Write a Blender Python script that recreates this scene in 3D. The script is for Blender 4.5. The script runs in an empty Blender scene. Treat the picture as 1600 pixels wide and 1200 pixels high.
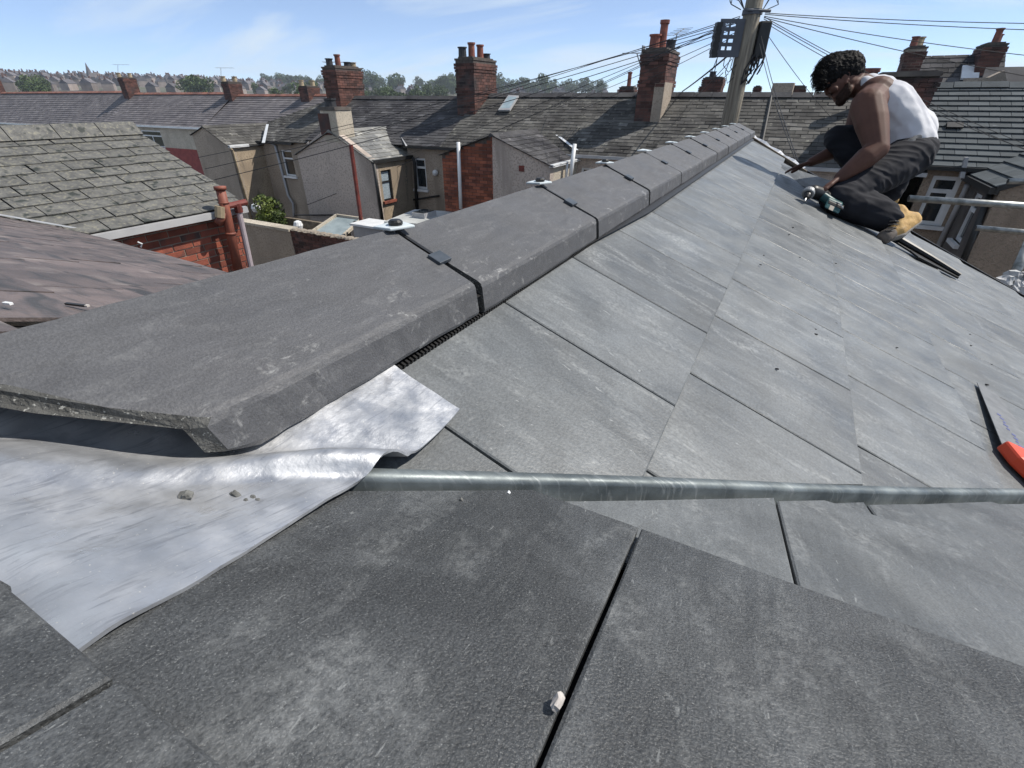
import bpy, math, random
import numpy as np
from mathutils import Vector, Matrix, noise
R = math.radians
rng = random.Random(7)
SC = bpy.context.scene
COL = SC.collection
# ------------------------------------------------------------------ camera
# world: +Y runs along the new ridge, +X down the right-hand slope, z = 0 at the ridge apex
CAM = Vector((0.5176, 0.0, 0.1761)); FPX = 741.4
RX = Vector((0.87934, 0.47620, 0.00220)); UP = Vector((-0.24678, 0.45174, 0.85734)); BK = Vector((0.40727, -0.75443, 0.51474))
cd = bpy.data.cameras.new('camera'); cd.sensor_width = 36; cd.lens = 36 * FPX / 1600
cd.clip_start = 0.01; cd.clip_end = 6000
cam = bpy.data.objects.new('camera', cd); COL.objects.link(cam)
cam.matrix_world = Matrix(((RX.x, UP.x, BK.x, CAM.x), (RX.y, UP.y, BK.y, CAM.y), (RX.z, UP.z, BK.z, CAM.z), (0, 0, 0, 1)))
SC.camera = cam
# ------------------------------------------------------------------ light
SUN_EL, SUN_DIR = R(50), Vector((0.80, 0.60, 0)).normalized()
sd = Vector((SUN_DIR.x * math.cos(SUN_EL), SUN_DIR.y * math.cos(SUN_EL), math.sin(SUN_EL)))
ld = bpy.data.lights.new('sun', 'SUN'); ld.energy = 3.9; ld.angle = R(0.53); ld.color = (1, 0.94, 0.85)
sun = bpy.data.objects.new('sun', ld); COL.objects.link(sun)
sun.rotation_euler = (-sd).to_track_quat('-Z', 'Y').to_euler(); sun.location = (5, 5, 12)
wd = bpy.data.worlds.new('World'); SC.world = wd; wd.use_nodes = True
wn = wd.node_tree; wn.nodes.clear()
def WN(t, **k):
    n = wn.nodes.new(t)
    for a, b in k.items(): setattr(n, a, b)
    return n
out = WN('ShaderNodeOutputWorld'); bg = WN('ShaderNodeBackground'); sky = WN('ShaderNodeTexSky')
sky.sky_type = 'NISHITA'; sky.sun_disc = False; sky.sun_elevation = SUN_EL
sky.sun_rotation = math.atan2(SUN_DIR.x, SUN_DIR.y); sky.air_density = 0.45; sky.dust_density = 0.0; sky.ozone_density = 3.0
bg.inputs[1].default_value = 0.128
tc = WN('ShaderNodeTexCoord'); sx = WN('ShaderNodeSeparateXYZ'); wn.links.new(tc.outputs['Generated'], sx.inputs[0])
ad = WN('ShaderNodeMath', operation='ADD'); ad.inputs[1].default_value = 0.16; wn.links.new(sx.outputs['Z'], ad.inputs[0])
mx = WN('ShaderNodeMath', operation='MAXIMUM'); mx.inputs[1].default_value = 0.06; wn.links.new(ad.outputs[0], mx.inputs[0])
dx = WN('ShaderNodeMath', operation='DIVIDE'); dy = WN('ShaderNodeMath', operation='DIVIDE')
wn.links.new(sx.outputs['X'], dx.inputs[0]); wn.links.new(mx.outputs[0], dx.inputs[1])
wn.links.new(sx.outputs['Y'], dy.inputs[0]); wn.links.new(mx.outputs[0], dy.inputs[1])
cb = WN('ShaderNodeCombineXYZ'); wn.links.new(dx.outputs[0], cb.inputs[0]); wn.links.new(dy.outputs[0], cb.inputs[1])
mp = WN('ShaderNodeMapping'); mp.inputs['Rotation'].default_value = (0, 0, R(35)); mp.inputs['Scale'].default_value = (0.40, 1.0, 1)
mp.inputs['Location'].default_value = (3.1, 1.4, 0)
wn.links.new(cb.outputs[0], mp.inputs[0])
nz = WN('ShaderNodeTexNoise'); nz.inputs['Scale'].default_value = 1.0; nz.inputs['Detail'].default_value = 7; nz.inputs['Roughness'].default_value = 0.55
nz.inputs['Distortion'].default_value = 0.6
wn.links.new(mp.outputs[0], nz.inputs['Vector'])
cr = WN('ShaderNodeValToRGB'); cr.color_ramp.elements[0].position = 0.45; cr.color_ramp.elements[1].position = 0.63
cr.color_ramp.elements[0].color = (0.17, 0.17, 0.17, 1); cr.color_ramp.elements[1].color = (0.80, 0.80, 0.80, 1)
wn.links.new(nz.outputs['Fac'], cr.inputs[0])
cm = WN('ShaderNodeMixRGB'); cm.inputs[2].default_value = (4.4, 5.0, 5.5, 1)
wn.links.new(cr.outputs[0], cm.inputs[0]); wn.links.new(sky.outputs[0], cm.inputs[1])
wn.links.new(cm.outputs[0], bg.inputs[0]); wn.links.new(bg.outputs[0], out.inputs[0])
vs = SC.view_settings; vs.view_transform = 'Standard'; vs.look = 'None'; vs.exposure = 0.52; vs.gamma = 1
vs.use_curve_mapping = False
SC.cycles.max_bounces = 6; SC.cycles.use_denoising = True
# ------------------------------------------------------------------ measuring helpers (pixels of the 1600x1200 photograph)
def ray(px, py): return RX * ((px - 800) / FPX) - UP * ((py - 600) / FPX) - BK
def plane(px, py, n, d):
    v = ray(px, py); n = Vector(n); return CAM + v * ((d - n.dot(CAM)) / n.dot(v))
def atX(px, py, x): return plane(px, py, (1, 0, 0), x)
def atY(px, py, y): return plane(px, py, (0, 1, 0), y)
def atZ(px, py, z): return plane(px, py, (0, 0, 1), z)
def atD(px, py, d): return CAM + ray(px, py) * d
TH = R(22.34); T = math.tan(TH); OFF = 0.0543; Y0 = 0.0202
def onS1(px, py, o=0): return plane(px, py, (T, 0, 1), -OFF + o)
def onS2(px, py, o=0): return plane(px, py, (0, T, 1), T * Y0 - OFF + o)
# ------------------------------------------------------------------ materials
def srgb(c): return tuple((x / 12.92 if x <= 0.04045 else ((x + 0.055) / 1.055) ** 2.4) for x in c)
MATS = {}; TINT = set()
def mat(name, base, dark=None, scale=6.0, rough=0.7, metal=0.0, bump=0.0, bscale=60.0, spec=0.4, rvar=0.0, detail=6, stretch=None,
        streak=None, speck=None, tint=False, orand=0.0, lo=0.35, hi=0.65, coat=0.0, trans=0.0, bdist=0.01, patch=None, scratch=None):
    """base/dark: two tones mixed by noise; streak=(colour, scale, stretch vec, lo, hi); speck=(colour, scale, thr); orand: value change per object"""
    m = bpy.data.materials.new(name); m.use_nodes = True; nt = m.node_tree; N = nt.nodes; L = nt.links
    b = N['Principled BSDF']
    def new(t, **k):
        n = N.new(t)
        for a, v in k.items(): setattr(n, a, v)
        return n
    tcn = new('ShaderNodeTexCoord'); co = tcn.outputs['Object']
    oi = new('ShaderNodeObjectInfo')
    mul = new('ShaderNodeMath', operation='MULTIPLY'); mul.inputs[1].default_value = 37.0; L.new(oi.outputs['Random'], mul.inputs[0])
    va = new('ShaderNodeVectorMath', operation='ADD'); L.new(co, va.inputs[0]); L.new(mul.outputs[0], va.inputs[1]); co = va.outputs[0]
    def noi(sc, det=6, st=None, dist=0.0):
        n = new('ShaderNodeTexNoise'); n.inputs['Scale'].default_value = sc; n.inputs['Detail'].default_value = det; n.inputs['Distortion'].default_value = dist
        if st:
            q = new('ShaderNodeMapping'); q.inputs['Scale'].default_value = st[:3]
            if len(st) > 3: q.inputs['Rotation'].default_value = (0, 0, st[3])
            L.new(co, q.inputs[0]); L.new(q.outputs[0], n.inputs['Vector'])
        else: L.new(co, n.inputs['Vector'])
        return n.outputs['Fac']
    def ramp(f, a, z):
        q = new('ShaderNodeMapRange'); q.inputs['From Min'].default_value = a; q.inputs['From Max'].default_value = z; L.new(f, q.inputs['Value']); return q.outputs[0]
    def mixc(f, a, c):
        q = new('ShaderNodeMixRGB')
        for i, v in ((0, f), (1, a), (2, c)):
            if hasattr(v, 'is_linked'): L.new(v, q.inputs[i])
            elif i == 0: q.inputs[0].default_value = v
            else: q.inputs[i].default_value = (*v, 1)
        return q.outputs[0]
    dark = dark or tuple(0.7 * x for x in base)
    col = mixc(ramp(noi(scale, detail, stretch), lo, hi), dark, base)
    sf = None
    if patch:
        col = mixc(ramp(noi(patch[1], 5), patch[2], patch[3]), col, patch[0])
    if streak:
        sf = ramp(noi(streak[1], 5, streak[2], 0.8), streak[3], streak[4]); col = mixc(sf, col, streak[0])
    if scratch:
        col = mixc(ramp(noi(scratch[1], 4, scratch[2], 0.4), scratch[3], scratch[4]), col, scratch[0])
    if speck:
        col = mixc(ramp(noi(speck[1], 2), speck[2], speck[2] + 0.08), col, speck[0])
    if tint:
        TINT.add(name); a = new('ShaderNodeAttribute'); a.attribute_name = 'tint'
        q = new('ShaderNodeMixRGB', blend_type='MULTIPLY'); q.inputs[0].default_value = 1; L.new(col, q.inputs[1]); L.new(a.outputs['Color'], q.inputs[2]); col = q.outputs[0]
    if orand:
        q = new('ShaderNodeMapRange'); q.inputs['To Min'].default_value = 1 - orand; q.inputs['To Max'].default_value = 1 + orand; L.new(oi.outputs['Random'], q.inputs['Value'])
        h = new('ShaderNodeHueSaturation'); L.new(q.outputs[0], h.inputs['Value']); L.new(col, h.inputs['Color']); col = h.outputs[0]
    L.new(col, b.inputs['Base Color'])
    b.inputs['Metallic'].default_value = metal; b.inputs['Specular IOR Level'].default_value = spec
    b.inputs['Roughness'].default_value = rough
    if coat: b.inputs['Coat Weight'].default_value = coat
    if trans: b.inputs['Transmission Weight'].default_value = trans
    if rvar:
        q = new('ShaderNodeMapRange'); q.inputs['From Min'].default_value = 0.3; q.inputs['From Max'].default_value = 0.7
        q.inputs['To Min'].default_value = rough - rvar; q.inputs['To Max'].default_value = rough + rvar; L.new(noi(scale * 2.3, 5), q.inputs['Value']); L.new(q.outputs[0], b.inputs['Roughness'])
    if bump:
        bn = new('ShaderNodeBump'); bn.inputs['Strength'].default_value = bump; bn.inputs['Distance'].default_value = bdist
        L.new(noi(bscale, 5), bn.inputs['Height']); L.new(bn.outputs[0], b.inputs['Normal'])
    MATS[name] = m
    return m
CH = (0.50, 0.52, 0.53)
def slate_mat(name, base, vary=0.28, chalk=0.5, cs=7.0, grit=220.0, rough=0.5, orand=0.14, bump=0.5, speck=0.0, col2=(0.36, 0.37, 0.365), gc=0.2, lip=0.0):
    """fibre slate: cloudy tone, riven grain down the slope, dusty chalk smears, scratches and grit"""
    m = bpy.data.materials.new(name); m.use_nodes = True; nt = m.node_tree; L = nt.links; b = nt.nodes['Principled BSDF']
    def new(t, **k):
        n = nt.nodes.new(t)
        for q, v in k.items(): setattr(n, q, v)
        return n
    tc_ = new('ShaderNodeTexCoord'); oi = new('ShaderNodeObjectInfo'); ml = new('ShaderNodeMath', operation='MULTIPLY'); ml.inputs[1].default_value = 41.0; L.new(oi.outputs['Random'], ml.inputs[0])
    va_ = new('ShaderNodeVectorMath', operation='ADD'); L.new(tc_.outputs['Object'], va_.inputs[0]); L.new(ml.outputs[0], va_.inputs[1])
    def noi(sc, det=6, st=None, rot=0.0, dist=0.0, rg=0.55):
        n = new('ShaderNodeTexNoise'); n.inputs['Scale'].default_value = sc; n.inputs['Detail'].default_value = det; n.inputs['Distortion'].default_value = dist; n.inputs['Roughness'].default_value = rg
        q = new('ShaderNodeMapping'); q.inputs['Scale'].default_value = st or (1, 1, 1); q.inputs['Rotation'].default_value = (0, 0, rot); L.new(va_.outputs[0], q.inputs[0]); L.new(q.outputs[0], n.inputs['Vector']); return n.outputs['Fac']
    def rmp(f, a0, a1, t0=0.0, t1=1.0):
        q = new('ShaderNodeMapRange'); q.inputs[1].default_value = a0; q.inputs[2].default_value = a1; q.inputs[3].default_value = t0; q.inputs[4].default_value = t1; L.new(f, q.inputs[0]); return q.outputs[0]
    def mul(p, q_):
        n = new('ShaderNodeMath', operation='MULTIPLY'); L.new(p, n.inputs[0])
        if hasattr(q_, 'is_linked'): L.new(q_, n.inputs[1])
        else: n.inputs[1].default_value = q_
        return n.outputs[0]
    def mix(f, c0, c1):
        q = new('ShaderNodeMixRGB'); L.new(f, q.inputs[0])
        for i, c in ((1, c0), (2, c1)):
            if hasattr(c, 'is_linked'): L.new(c, q.inputs[i])
            else: q.inputs[i].default_value = (*c, 1)
        return q.outputs[0]
    lo_, hi_ = tuple(x * (1 - vary) for x in base), tuple(x * (1 + vary) for x in base)
    grain = noi(grit, 4); riven = noi(16, 7, (5, 0.8, 1), 0.25, 0.5)
    c = mix(rmp(noi(5.5, 9, None, 0, 0.6, 0.62), 0.36, 0.66), lo_, hi_)
    val = mul(mul(rmp(grain, 0.3, 0.7, 1 - gc, 1 + gc), rmp(riven, 0.3, 0.7, 0.90, 1.10)), rmp(oi.outputs['Random'], 0, 1, 1 - orand, 1 + orand))
    h = new('ShaderNodeHueSaturation'); L.new(val, h.inputs['Value']); L.new(c, h.inputs['Color']); c = h.outputs[0]
    ck = mul(mul(rmp(noi(cs, 8, (2.6, 0.8, 1), 0.4, 1.2, 0.62), 0.50, 0.70), rmp(noi(150, 3), 0.36, 0.62)), chalk); c = mix(ck, c, col2)
    sc_ = mul(mul(rmp(noi(34, 4, (4, 0.6, 1), 0.5, 1.6), 0.66, 0.70), rmp(noi(120, 2), 0.45, 0.55)), 0.9 * chalk); c = mix(sc_, c, tuple(1.15 * x for x in col2))
    dk_ = mul(rmp(noi(9, 5, (3, 1, 1), -0.3, 0.8), 0.60, 0.74), 0.35); c = mix(dk_, c, tuple(0.45 * x for x in base))
    if lip:
        sp_ = new('ShaderNodeSeparateXYZ'); L.new(tc_.outputs['Object'], sp_.inputs[0]); c = mix(mul(mul(rmp(noi(38, 7, (1.5, 0.7, 1), 0.2, 0.9, 0.65), 0.57, 0.68), rmp(sp_.outputs['X'], 0.085, 0.142)), mul(rmp(noi(190, 2), 0.36, 0.60), lip)), c, (0.42, 0.42, 0.41))
    if speck: c = mix(mul(rmp(noi(820, 2), 0.62, 0.70), speck), c, tuple(1.0 * x for x in col2))
    L.new(c, b.inputs['Base Color']); L.new(rmp(noi(11, 6), 0.3, 0.7, rough - 0.10, rough + 0.12), b.inputs['Roughness']); b.inputs['Specular IOR Level'].default_value = 0.42
    bn = new('ShaderNodeBump'); bn.inputs['Strength'].default_value = bump; bn.inputs['Distance'].default_value = 0.0016
    ad_ = new('ShaderNodeMath', operation='ADD'); L.new(grain, ad_.inputs[0]); L.new(riven, ad_.inputs[1]); L.new(ad_.outputs[0], bn.inputs['Height']); L.new(bn.outputs[0], b.inputs['Normal'])
    MATS[name] = m
slate_mat('new_slate', (0.122, 0.130, 0.134), 0.20, 0.55, 6.0, 260, 0.47, 0.13, 0.40)
slate_mat('mid_slate', (0.118, 0.125, 0.128), 0.26, 0.42, 8.0, 420, 0.50, 0.12, 0.45, 0.15)
slate_mat('near_slate', (0.070, 0.074, 0.077), 0.42, 0.30, 7.0, 560, 0.46, 0.10, 0.75, 0.30, gc=0.42)
slate_mat('ridge_concrete', (0.077, 0.078, 0.083), 0.08, 0.16, 16.0, 460, 0.60, 0.05, 0.50, 0.0, (0.34, 0.34, 0.335), lip=0.55)
mat('ridge_cut', (0.10, 0.10, 0.095), (0.055, 0.055, 0.052), 60, 0.9, bump=1.0, bscale=300, bdist=0.003, speck=((0.30, 0.30, 0.28), 330, 0.62))
mat('lead', (0.54, 0.55, 0.57), (0.36, 0.375, 0.40), 20, 0.42, metal=0.65, bump=0.22, bscale=110, spec=0.5, rvar=0.16, bdist=0.003, detail=9,
    streak=((0.27, 0.28, 0.305), 60, (5, 0.5, 1, 0.9), 0.54, 0.78), speck=((0.66, 0.64, 0.60), 420, 0.69), patch=((0.58, 0.575, 0.56), 10, 0.50, 0.78), scratch=((0.26, 0.265, 0.28), 26, (1.2, 0.9, 1, 0.2), 0.62, 0.80))
mat('old_lead', (0.42, 0.43, 0.45), (0.28, 0.29, 0.31), 9, 0.6, metal=0.2, bump=0.2, bscale=40)
mat('zinc', (0.19, 0.215, 0.22), (0.085, 0.10, 0.106), 18, 0.50, metal=0.45, bump=0.15, bscale=120, rvar=0.12, bdist=0.002,
    streak=((0.28, 0.30, 0.305), 24, (1, 9, 1, 0.8), 0.56, 0.8))
mat('galvanised_tube', (0.42, 0.43, 0.42), (0.22, 0.23, 0.22), 25, 0.5, metal=0.7, streak=((0.10, 0.09, 0.08), 12, (1, 1, 1), 0.6, 0.75))
mat('black_plastic', (0.012, 0.012, 0.013), (0.008, 0.008, 0.008), 20, 0.45)
mat('dark_clip', (0.06, 0.07, 0.085), (0.04, 0.05, 0.06), 50, 0.4)
mat('white_clip', (0.60, 0.65, 0.66), (0.5, 0.55, 0.57), 50, 0.3)
mat('underlay', (0.012, 0.012, 0.014), (0.008, 0.008, 0.009), 30, 0.8)
mat('old_slate', (0.112, 0.108, 0.100), (0.060, 0.058, 0.056), 1.3, 0.9, bump=0.5, bscale=40, tint=True, spec=0.12,
    patch=((0.19, 0.185, 0.16), 9, 0.60, 0.72))
mat('old_slate_dark', (0.086, 0.084, 0.086), (0.042, 0.041, 0.045), 1.3, 0.85, bump=0.5, bscale=40, tint=True, spec=0.14,
    patch=((0.20, 0.20, 0.19), 9, 0.64, 0.74))
mat('old_slate_pale', (0.235, 0.23, 0.21), (0.14, 0.14, 0.135), 2, 0.5, bump=0.5, bscale=40, tint=True, spec=0.5, patch=((0.36, 0.35, 0.31), 9, 0.58, 0.7))
mat('haze_slate', (0.165, 0.150, 0.150), (0.11, 0.10, 0.105), 1.2, 0.7, tint=True)
mat('lichen_slate', (0.135, 0.133, 0.123), (0.078, 0.078, 0.075), 12, 0.7, bump=0.8, bscale=70, orand=0.11, bdist=0.006,
    patch=((0.205, 0.195, 0.155), 30, 0.52, 0.70), speck=((0.035, 0.04, 0.036), 9, 0.60))
mat('purple_slate', (0.145, 0.113, 0.105), (0.080, 0.066, 0.064), 6, 0.62, bump=0.5, bscale=60, orand=0.18, spec=0.5,
    streak=((0.045, 0.042, 0.042), 5, (0.8, 3, 1, 0.4), 0.52, 0.66), patch=((0.21, 0.18, 0.165), 7, 0.58, 0.75), detail=10)
mat('grey_tile', (0.098, 0.110, 0.117), (0.078, 0.088, 0.094), 4, 0.85, bump=0.2, bscale=60, orand=0.15, speck=((0.24, 0.26, 0.27), 6, 0.74), spec=0.12)
mat('brick', (0.30, 0.085, 0.05), (0.16, 0.05, 0.035), 5, 0.85, bump=0.5, bscale=60, orand=0.35, patch=((0.09, 0.055, 0.05), 3, 0.56, 0.66))
mat('brick_tint', (0.27, 0.085, 0.045), (0.14, 0.05, 0.034), 3, 0.85, bump=0.5, bscale=60, tint=True)
mat('chimney_brick', (0.118, 0.052, 0.040), (0.062, 0.034, 0.030), 2.5, 0.88, bump=0.5, bscale=60, tint=True, patch=((0.045, 0.035, 0.035), 2, 0.55, 0.7))
mat('pale_felt', (0.46, 0.47, 0.46), (0.34, 0.35, 0.34), 2, 0.8); mat('mortar', (0.30, 0.26, 0.21), (0.20, 0.17, 0.14), 12, 0.95, bump=0.4, bscale=90)
mat('soot_mortar', (0.10, 0.085, 0.075), (0.06, 0.05, 0.045), 12, 0.95)
def dash(name, a, b, **k):
    k.setdefault('streak', (tuple(0.45 * x for x in a), 0.9, (2.2, 2.2, 0.5), 0.54, 0.78)); return mat(name, a, b, 1.3, 0.95, bump=1.0, bscale=55, bdist=0.02, speck=(tuple(0.66 * x for x in a), 24, 0.52), **k)
dash('pebble_dash', (0.56, 0.475, 0.41), (0.47, 0.40, 0.35)); dash('pebble_dash_brown', (0.34, 0.265, 0.20), (0.25, 0.195, 0.15))
dash('render_tan', (0.42, 0.335, 0.235), (0.27, 0.215, 0.16), streak=((0.10, 0.085, 0.07), 1.2, (3, 3, 0.6), 0.55, 0.75))
dash('render_grey', (0.42, 0.35, 0.28), (0.31, 0.26, 0.21)); dash('render_cream', (0.55, 0.49, 0.40), (0.42, 0.37, 0.30))
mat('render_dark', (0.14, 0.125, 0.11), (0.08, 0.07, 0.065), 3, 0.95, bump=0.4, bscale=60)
mat('red_paint_wall', (0.30, 0.07, 0.06), (0.22, 0.05, 0.045), 3, 0.8)
mat('white_upvc', (0.74, 0.75, 0.75), (0.62, 0.63, 0.64), 4, 0.35)
mat('grey_upvc', (0.40, 0.40, 0.40), (0.32, 0.32, 0.33), 4, 0.4)
mat('glass', (0.022, 0.028, 0.032), (0.012, 0.016, 0.02), 3, 0.08, spec=0.8)
mat('pale_glass', (0.36, 0.44, 0.46), (0.26, 0.33, 0.36), 4, 0.12, spec=0.6)
mat('curtain', (0.30, 0.36, 0.40), (0.18, 0.22, 0.25), 30, 0.9)
mat('terracotta', (0.27, 0.085, 0.052), (0.16, 0.055, 0.04), 9, 0.6, streak=((0.42, 0.30, 0.22), 8, (3, 3, 0.8), 0.66, 0.8))
mat('terracotta_old', (0.24, 0.085, 0.06), (0.12, 0.05, 0.04), 7, 0.8)
mat('red_ridge', (0.27, 0.115, 0.08), (0.17, 0.085, 0.07), 2, 0.8, orand=0.2)
mat('black_pot', (0.035, 0.035, 0.04), (0.02, 0.02, 0.022), 7, 0.6); mat('buff_pot', (0.42, 0.34, 0.22), (0.28, 0.22, 0.15), 7, 0.8)
mat('mauve_pipe', (0.40, 0.34, 0.36), (0.30, 0.26, 0.28), 9, 0.5)
mat('black_iron', (0.02, 0.02, 0.02), (0.012, 0.012, 0.012), 9, 0.5)
mat('rust_red', (0.19, 0.04, 0.03), (0.10, 0.025, 0.02), 9, 0.6)
mat('pole_wood', (0.26, 0.23, 0.18), (0.14, 0.122, 0.098), 5, 0.9, stretch=(9, 9, 0.5), bump=0.6, bscale=30)
mat('weathered_wood', (0.22, 0.18, 0.13), (0.10, 0.08, 0.06), 5, 0.9, stretch=(2, 2, 2))
mat('grey_box', (0.085, 0.095, 0.115), (0.065, 0.07, 0.085), 5, 0.6); mat('wire', (0.02, 0.021, 0.024), (0.014, 0.014, 0.016), 5, 0.6)
mat('aluminium', (0.30, 0.31, 0.32), (0.22, 0.23, 0.24), 9, 0.55, metal=0.5)
mat('far_brick', (0.14, 0.075, 0.06), (0.10, 0.06, 0.05), 0.5, 0.9); mat('foliage', (0.13, 0.165, 0.030), (0.030, 0.050, 0.012), 1.6, 0.6, orand=0.2); mat('tree_leaf', (0.085, 0.125, 0.035), (0.030, 0.050, 0.016), 0.5, 0.75, orand=0.3, lo=0.3, hi=0.7)
mat('bark', (0.09, 0.07, 0.05)); mat('yard', (0.16, 0.145, 0.13), (0.09, 0.08, 0.075), 1.0, 0.95, bump=0.3, bscale=9)
mat('hill_ground', (0.10, 0.105, 0.065), (0.07, 0.07, 0.05), 0.02, 0.95, patch=((0.12, 0.11, 0.105), 0.05, 0.5, 0.6))
mat('far_wall', (0.27, 0.23, 0.21), (0.20, 0.17, 0.155), 0.3, 0.9, orand=0.35); mat('far_roof', (0.125, 0.115, 0.125), (0.09, 0.085, 0.09), 0.4, 0.8, orand=0.3)
mat('skin', (0.105, 0.046, 0.030), (0.074, 0.032, 0.022), 9, 0.62, bump=0.15, bscale=220, bdist=0.002, spec=0.32)
mat('hair', (0.007, 0.006, 0.006), (0.004, 0.003, 0.003), 60, 0.75, spec=0.18); mat('beard', (0.045, 0.024, 0.017), (0.014, 0.009, 0.007), 220, 0.9, spec=0.2)
mat('vest_cotton', (0.60, 0.60, 0.62), (0.52, 0.52, 0.55), 12, 0.9, bump=0.3, bscale=420, bdist=0.0012)
mat('trouser', (0.012, 0.013, 0.019), (0.008, 0.0085, 0.013), 5, 0.9, bump=0.3, bscale=420, bdist=0.0012); mat('waistband', (0.12, 0.125, 0.135), (0.08, 0.085, 0.09), 30, 0.9)
mat('boot_leather', (0.52, 0.33, 0.12), (0.38, 0.23, 0.085), 20, 0.75, bump=0.2, bscale=120, patch=((0.25, 0.20, 0.14), 14, 0.60, 0.75)); mat('boot_sole', (0.28, 0.26, 0.235), (0.18, 0.165, 0.15), 30, 0.85)
mat('toe_scuff', (0.16, 0.135, 0.115), (0.10, 0.085, 0.075), 40, 0.85)
mat('teal_plastic', (0.012, 0.075, 0.080), (0.008, 0.05, 0.055), 20, 0.4); mat('steel', (0.45, 0.46, 0.47), (0.30, 0.31, 0.32), 40, 0.3, metal=0.9)
mat('saw_steel', (0.17, 0.175, 0.18), (0.12, 0.125, 0.13), 30, 0.55, metal=0.3, streak=((0.26, 0.265, 0.27), 25, (1, 6, 1), 0.6, 0.8)); mat('saw_print', (0.05, 0.06, 0.22), (0.09, 0.10, 0.27), 160, 0.5)
mat('orange_plastic', (0.75, 0.085, 0.03), (0.68, 0.07, 0.025), 20, 0.4); mat('sticker', (0.62, 0.55, 0.46)); mat('rag', (0.55, 0.55, 0.55), (0.30, 0.30, 0.31), 9, 0.9)
mat('crumb', (0.16, 0.16, 0.15), (0.09, 0.09, 0.085), 200, 0.95); mat('pale_crumb', (0.48, 0.45, 0.42), (0.36, 0.33, 0.31), 200, 0.95)
mat('timber', (0.30, 0.22, 0.13), (0.18, 0.13, 0.08), 9, 0.9, stretch=(1, 12, 12)); mat('roof_glass', (0.30, 0.36, 0.38), (0.21, 0.26, 0.28), 3, 0.25, spec=0.6)
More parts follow.
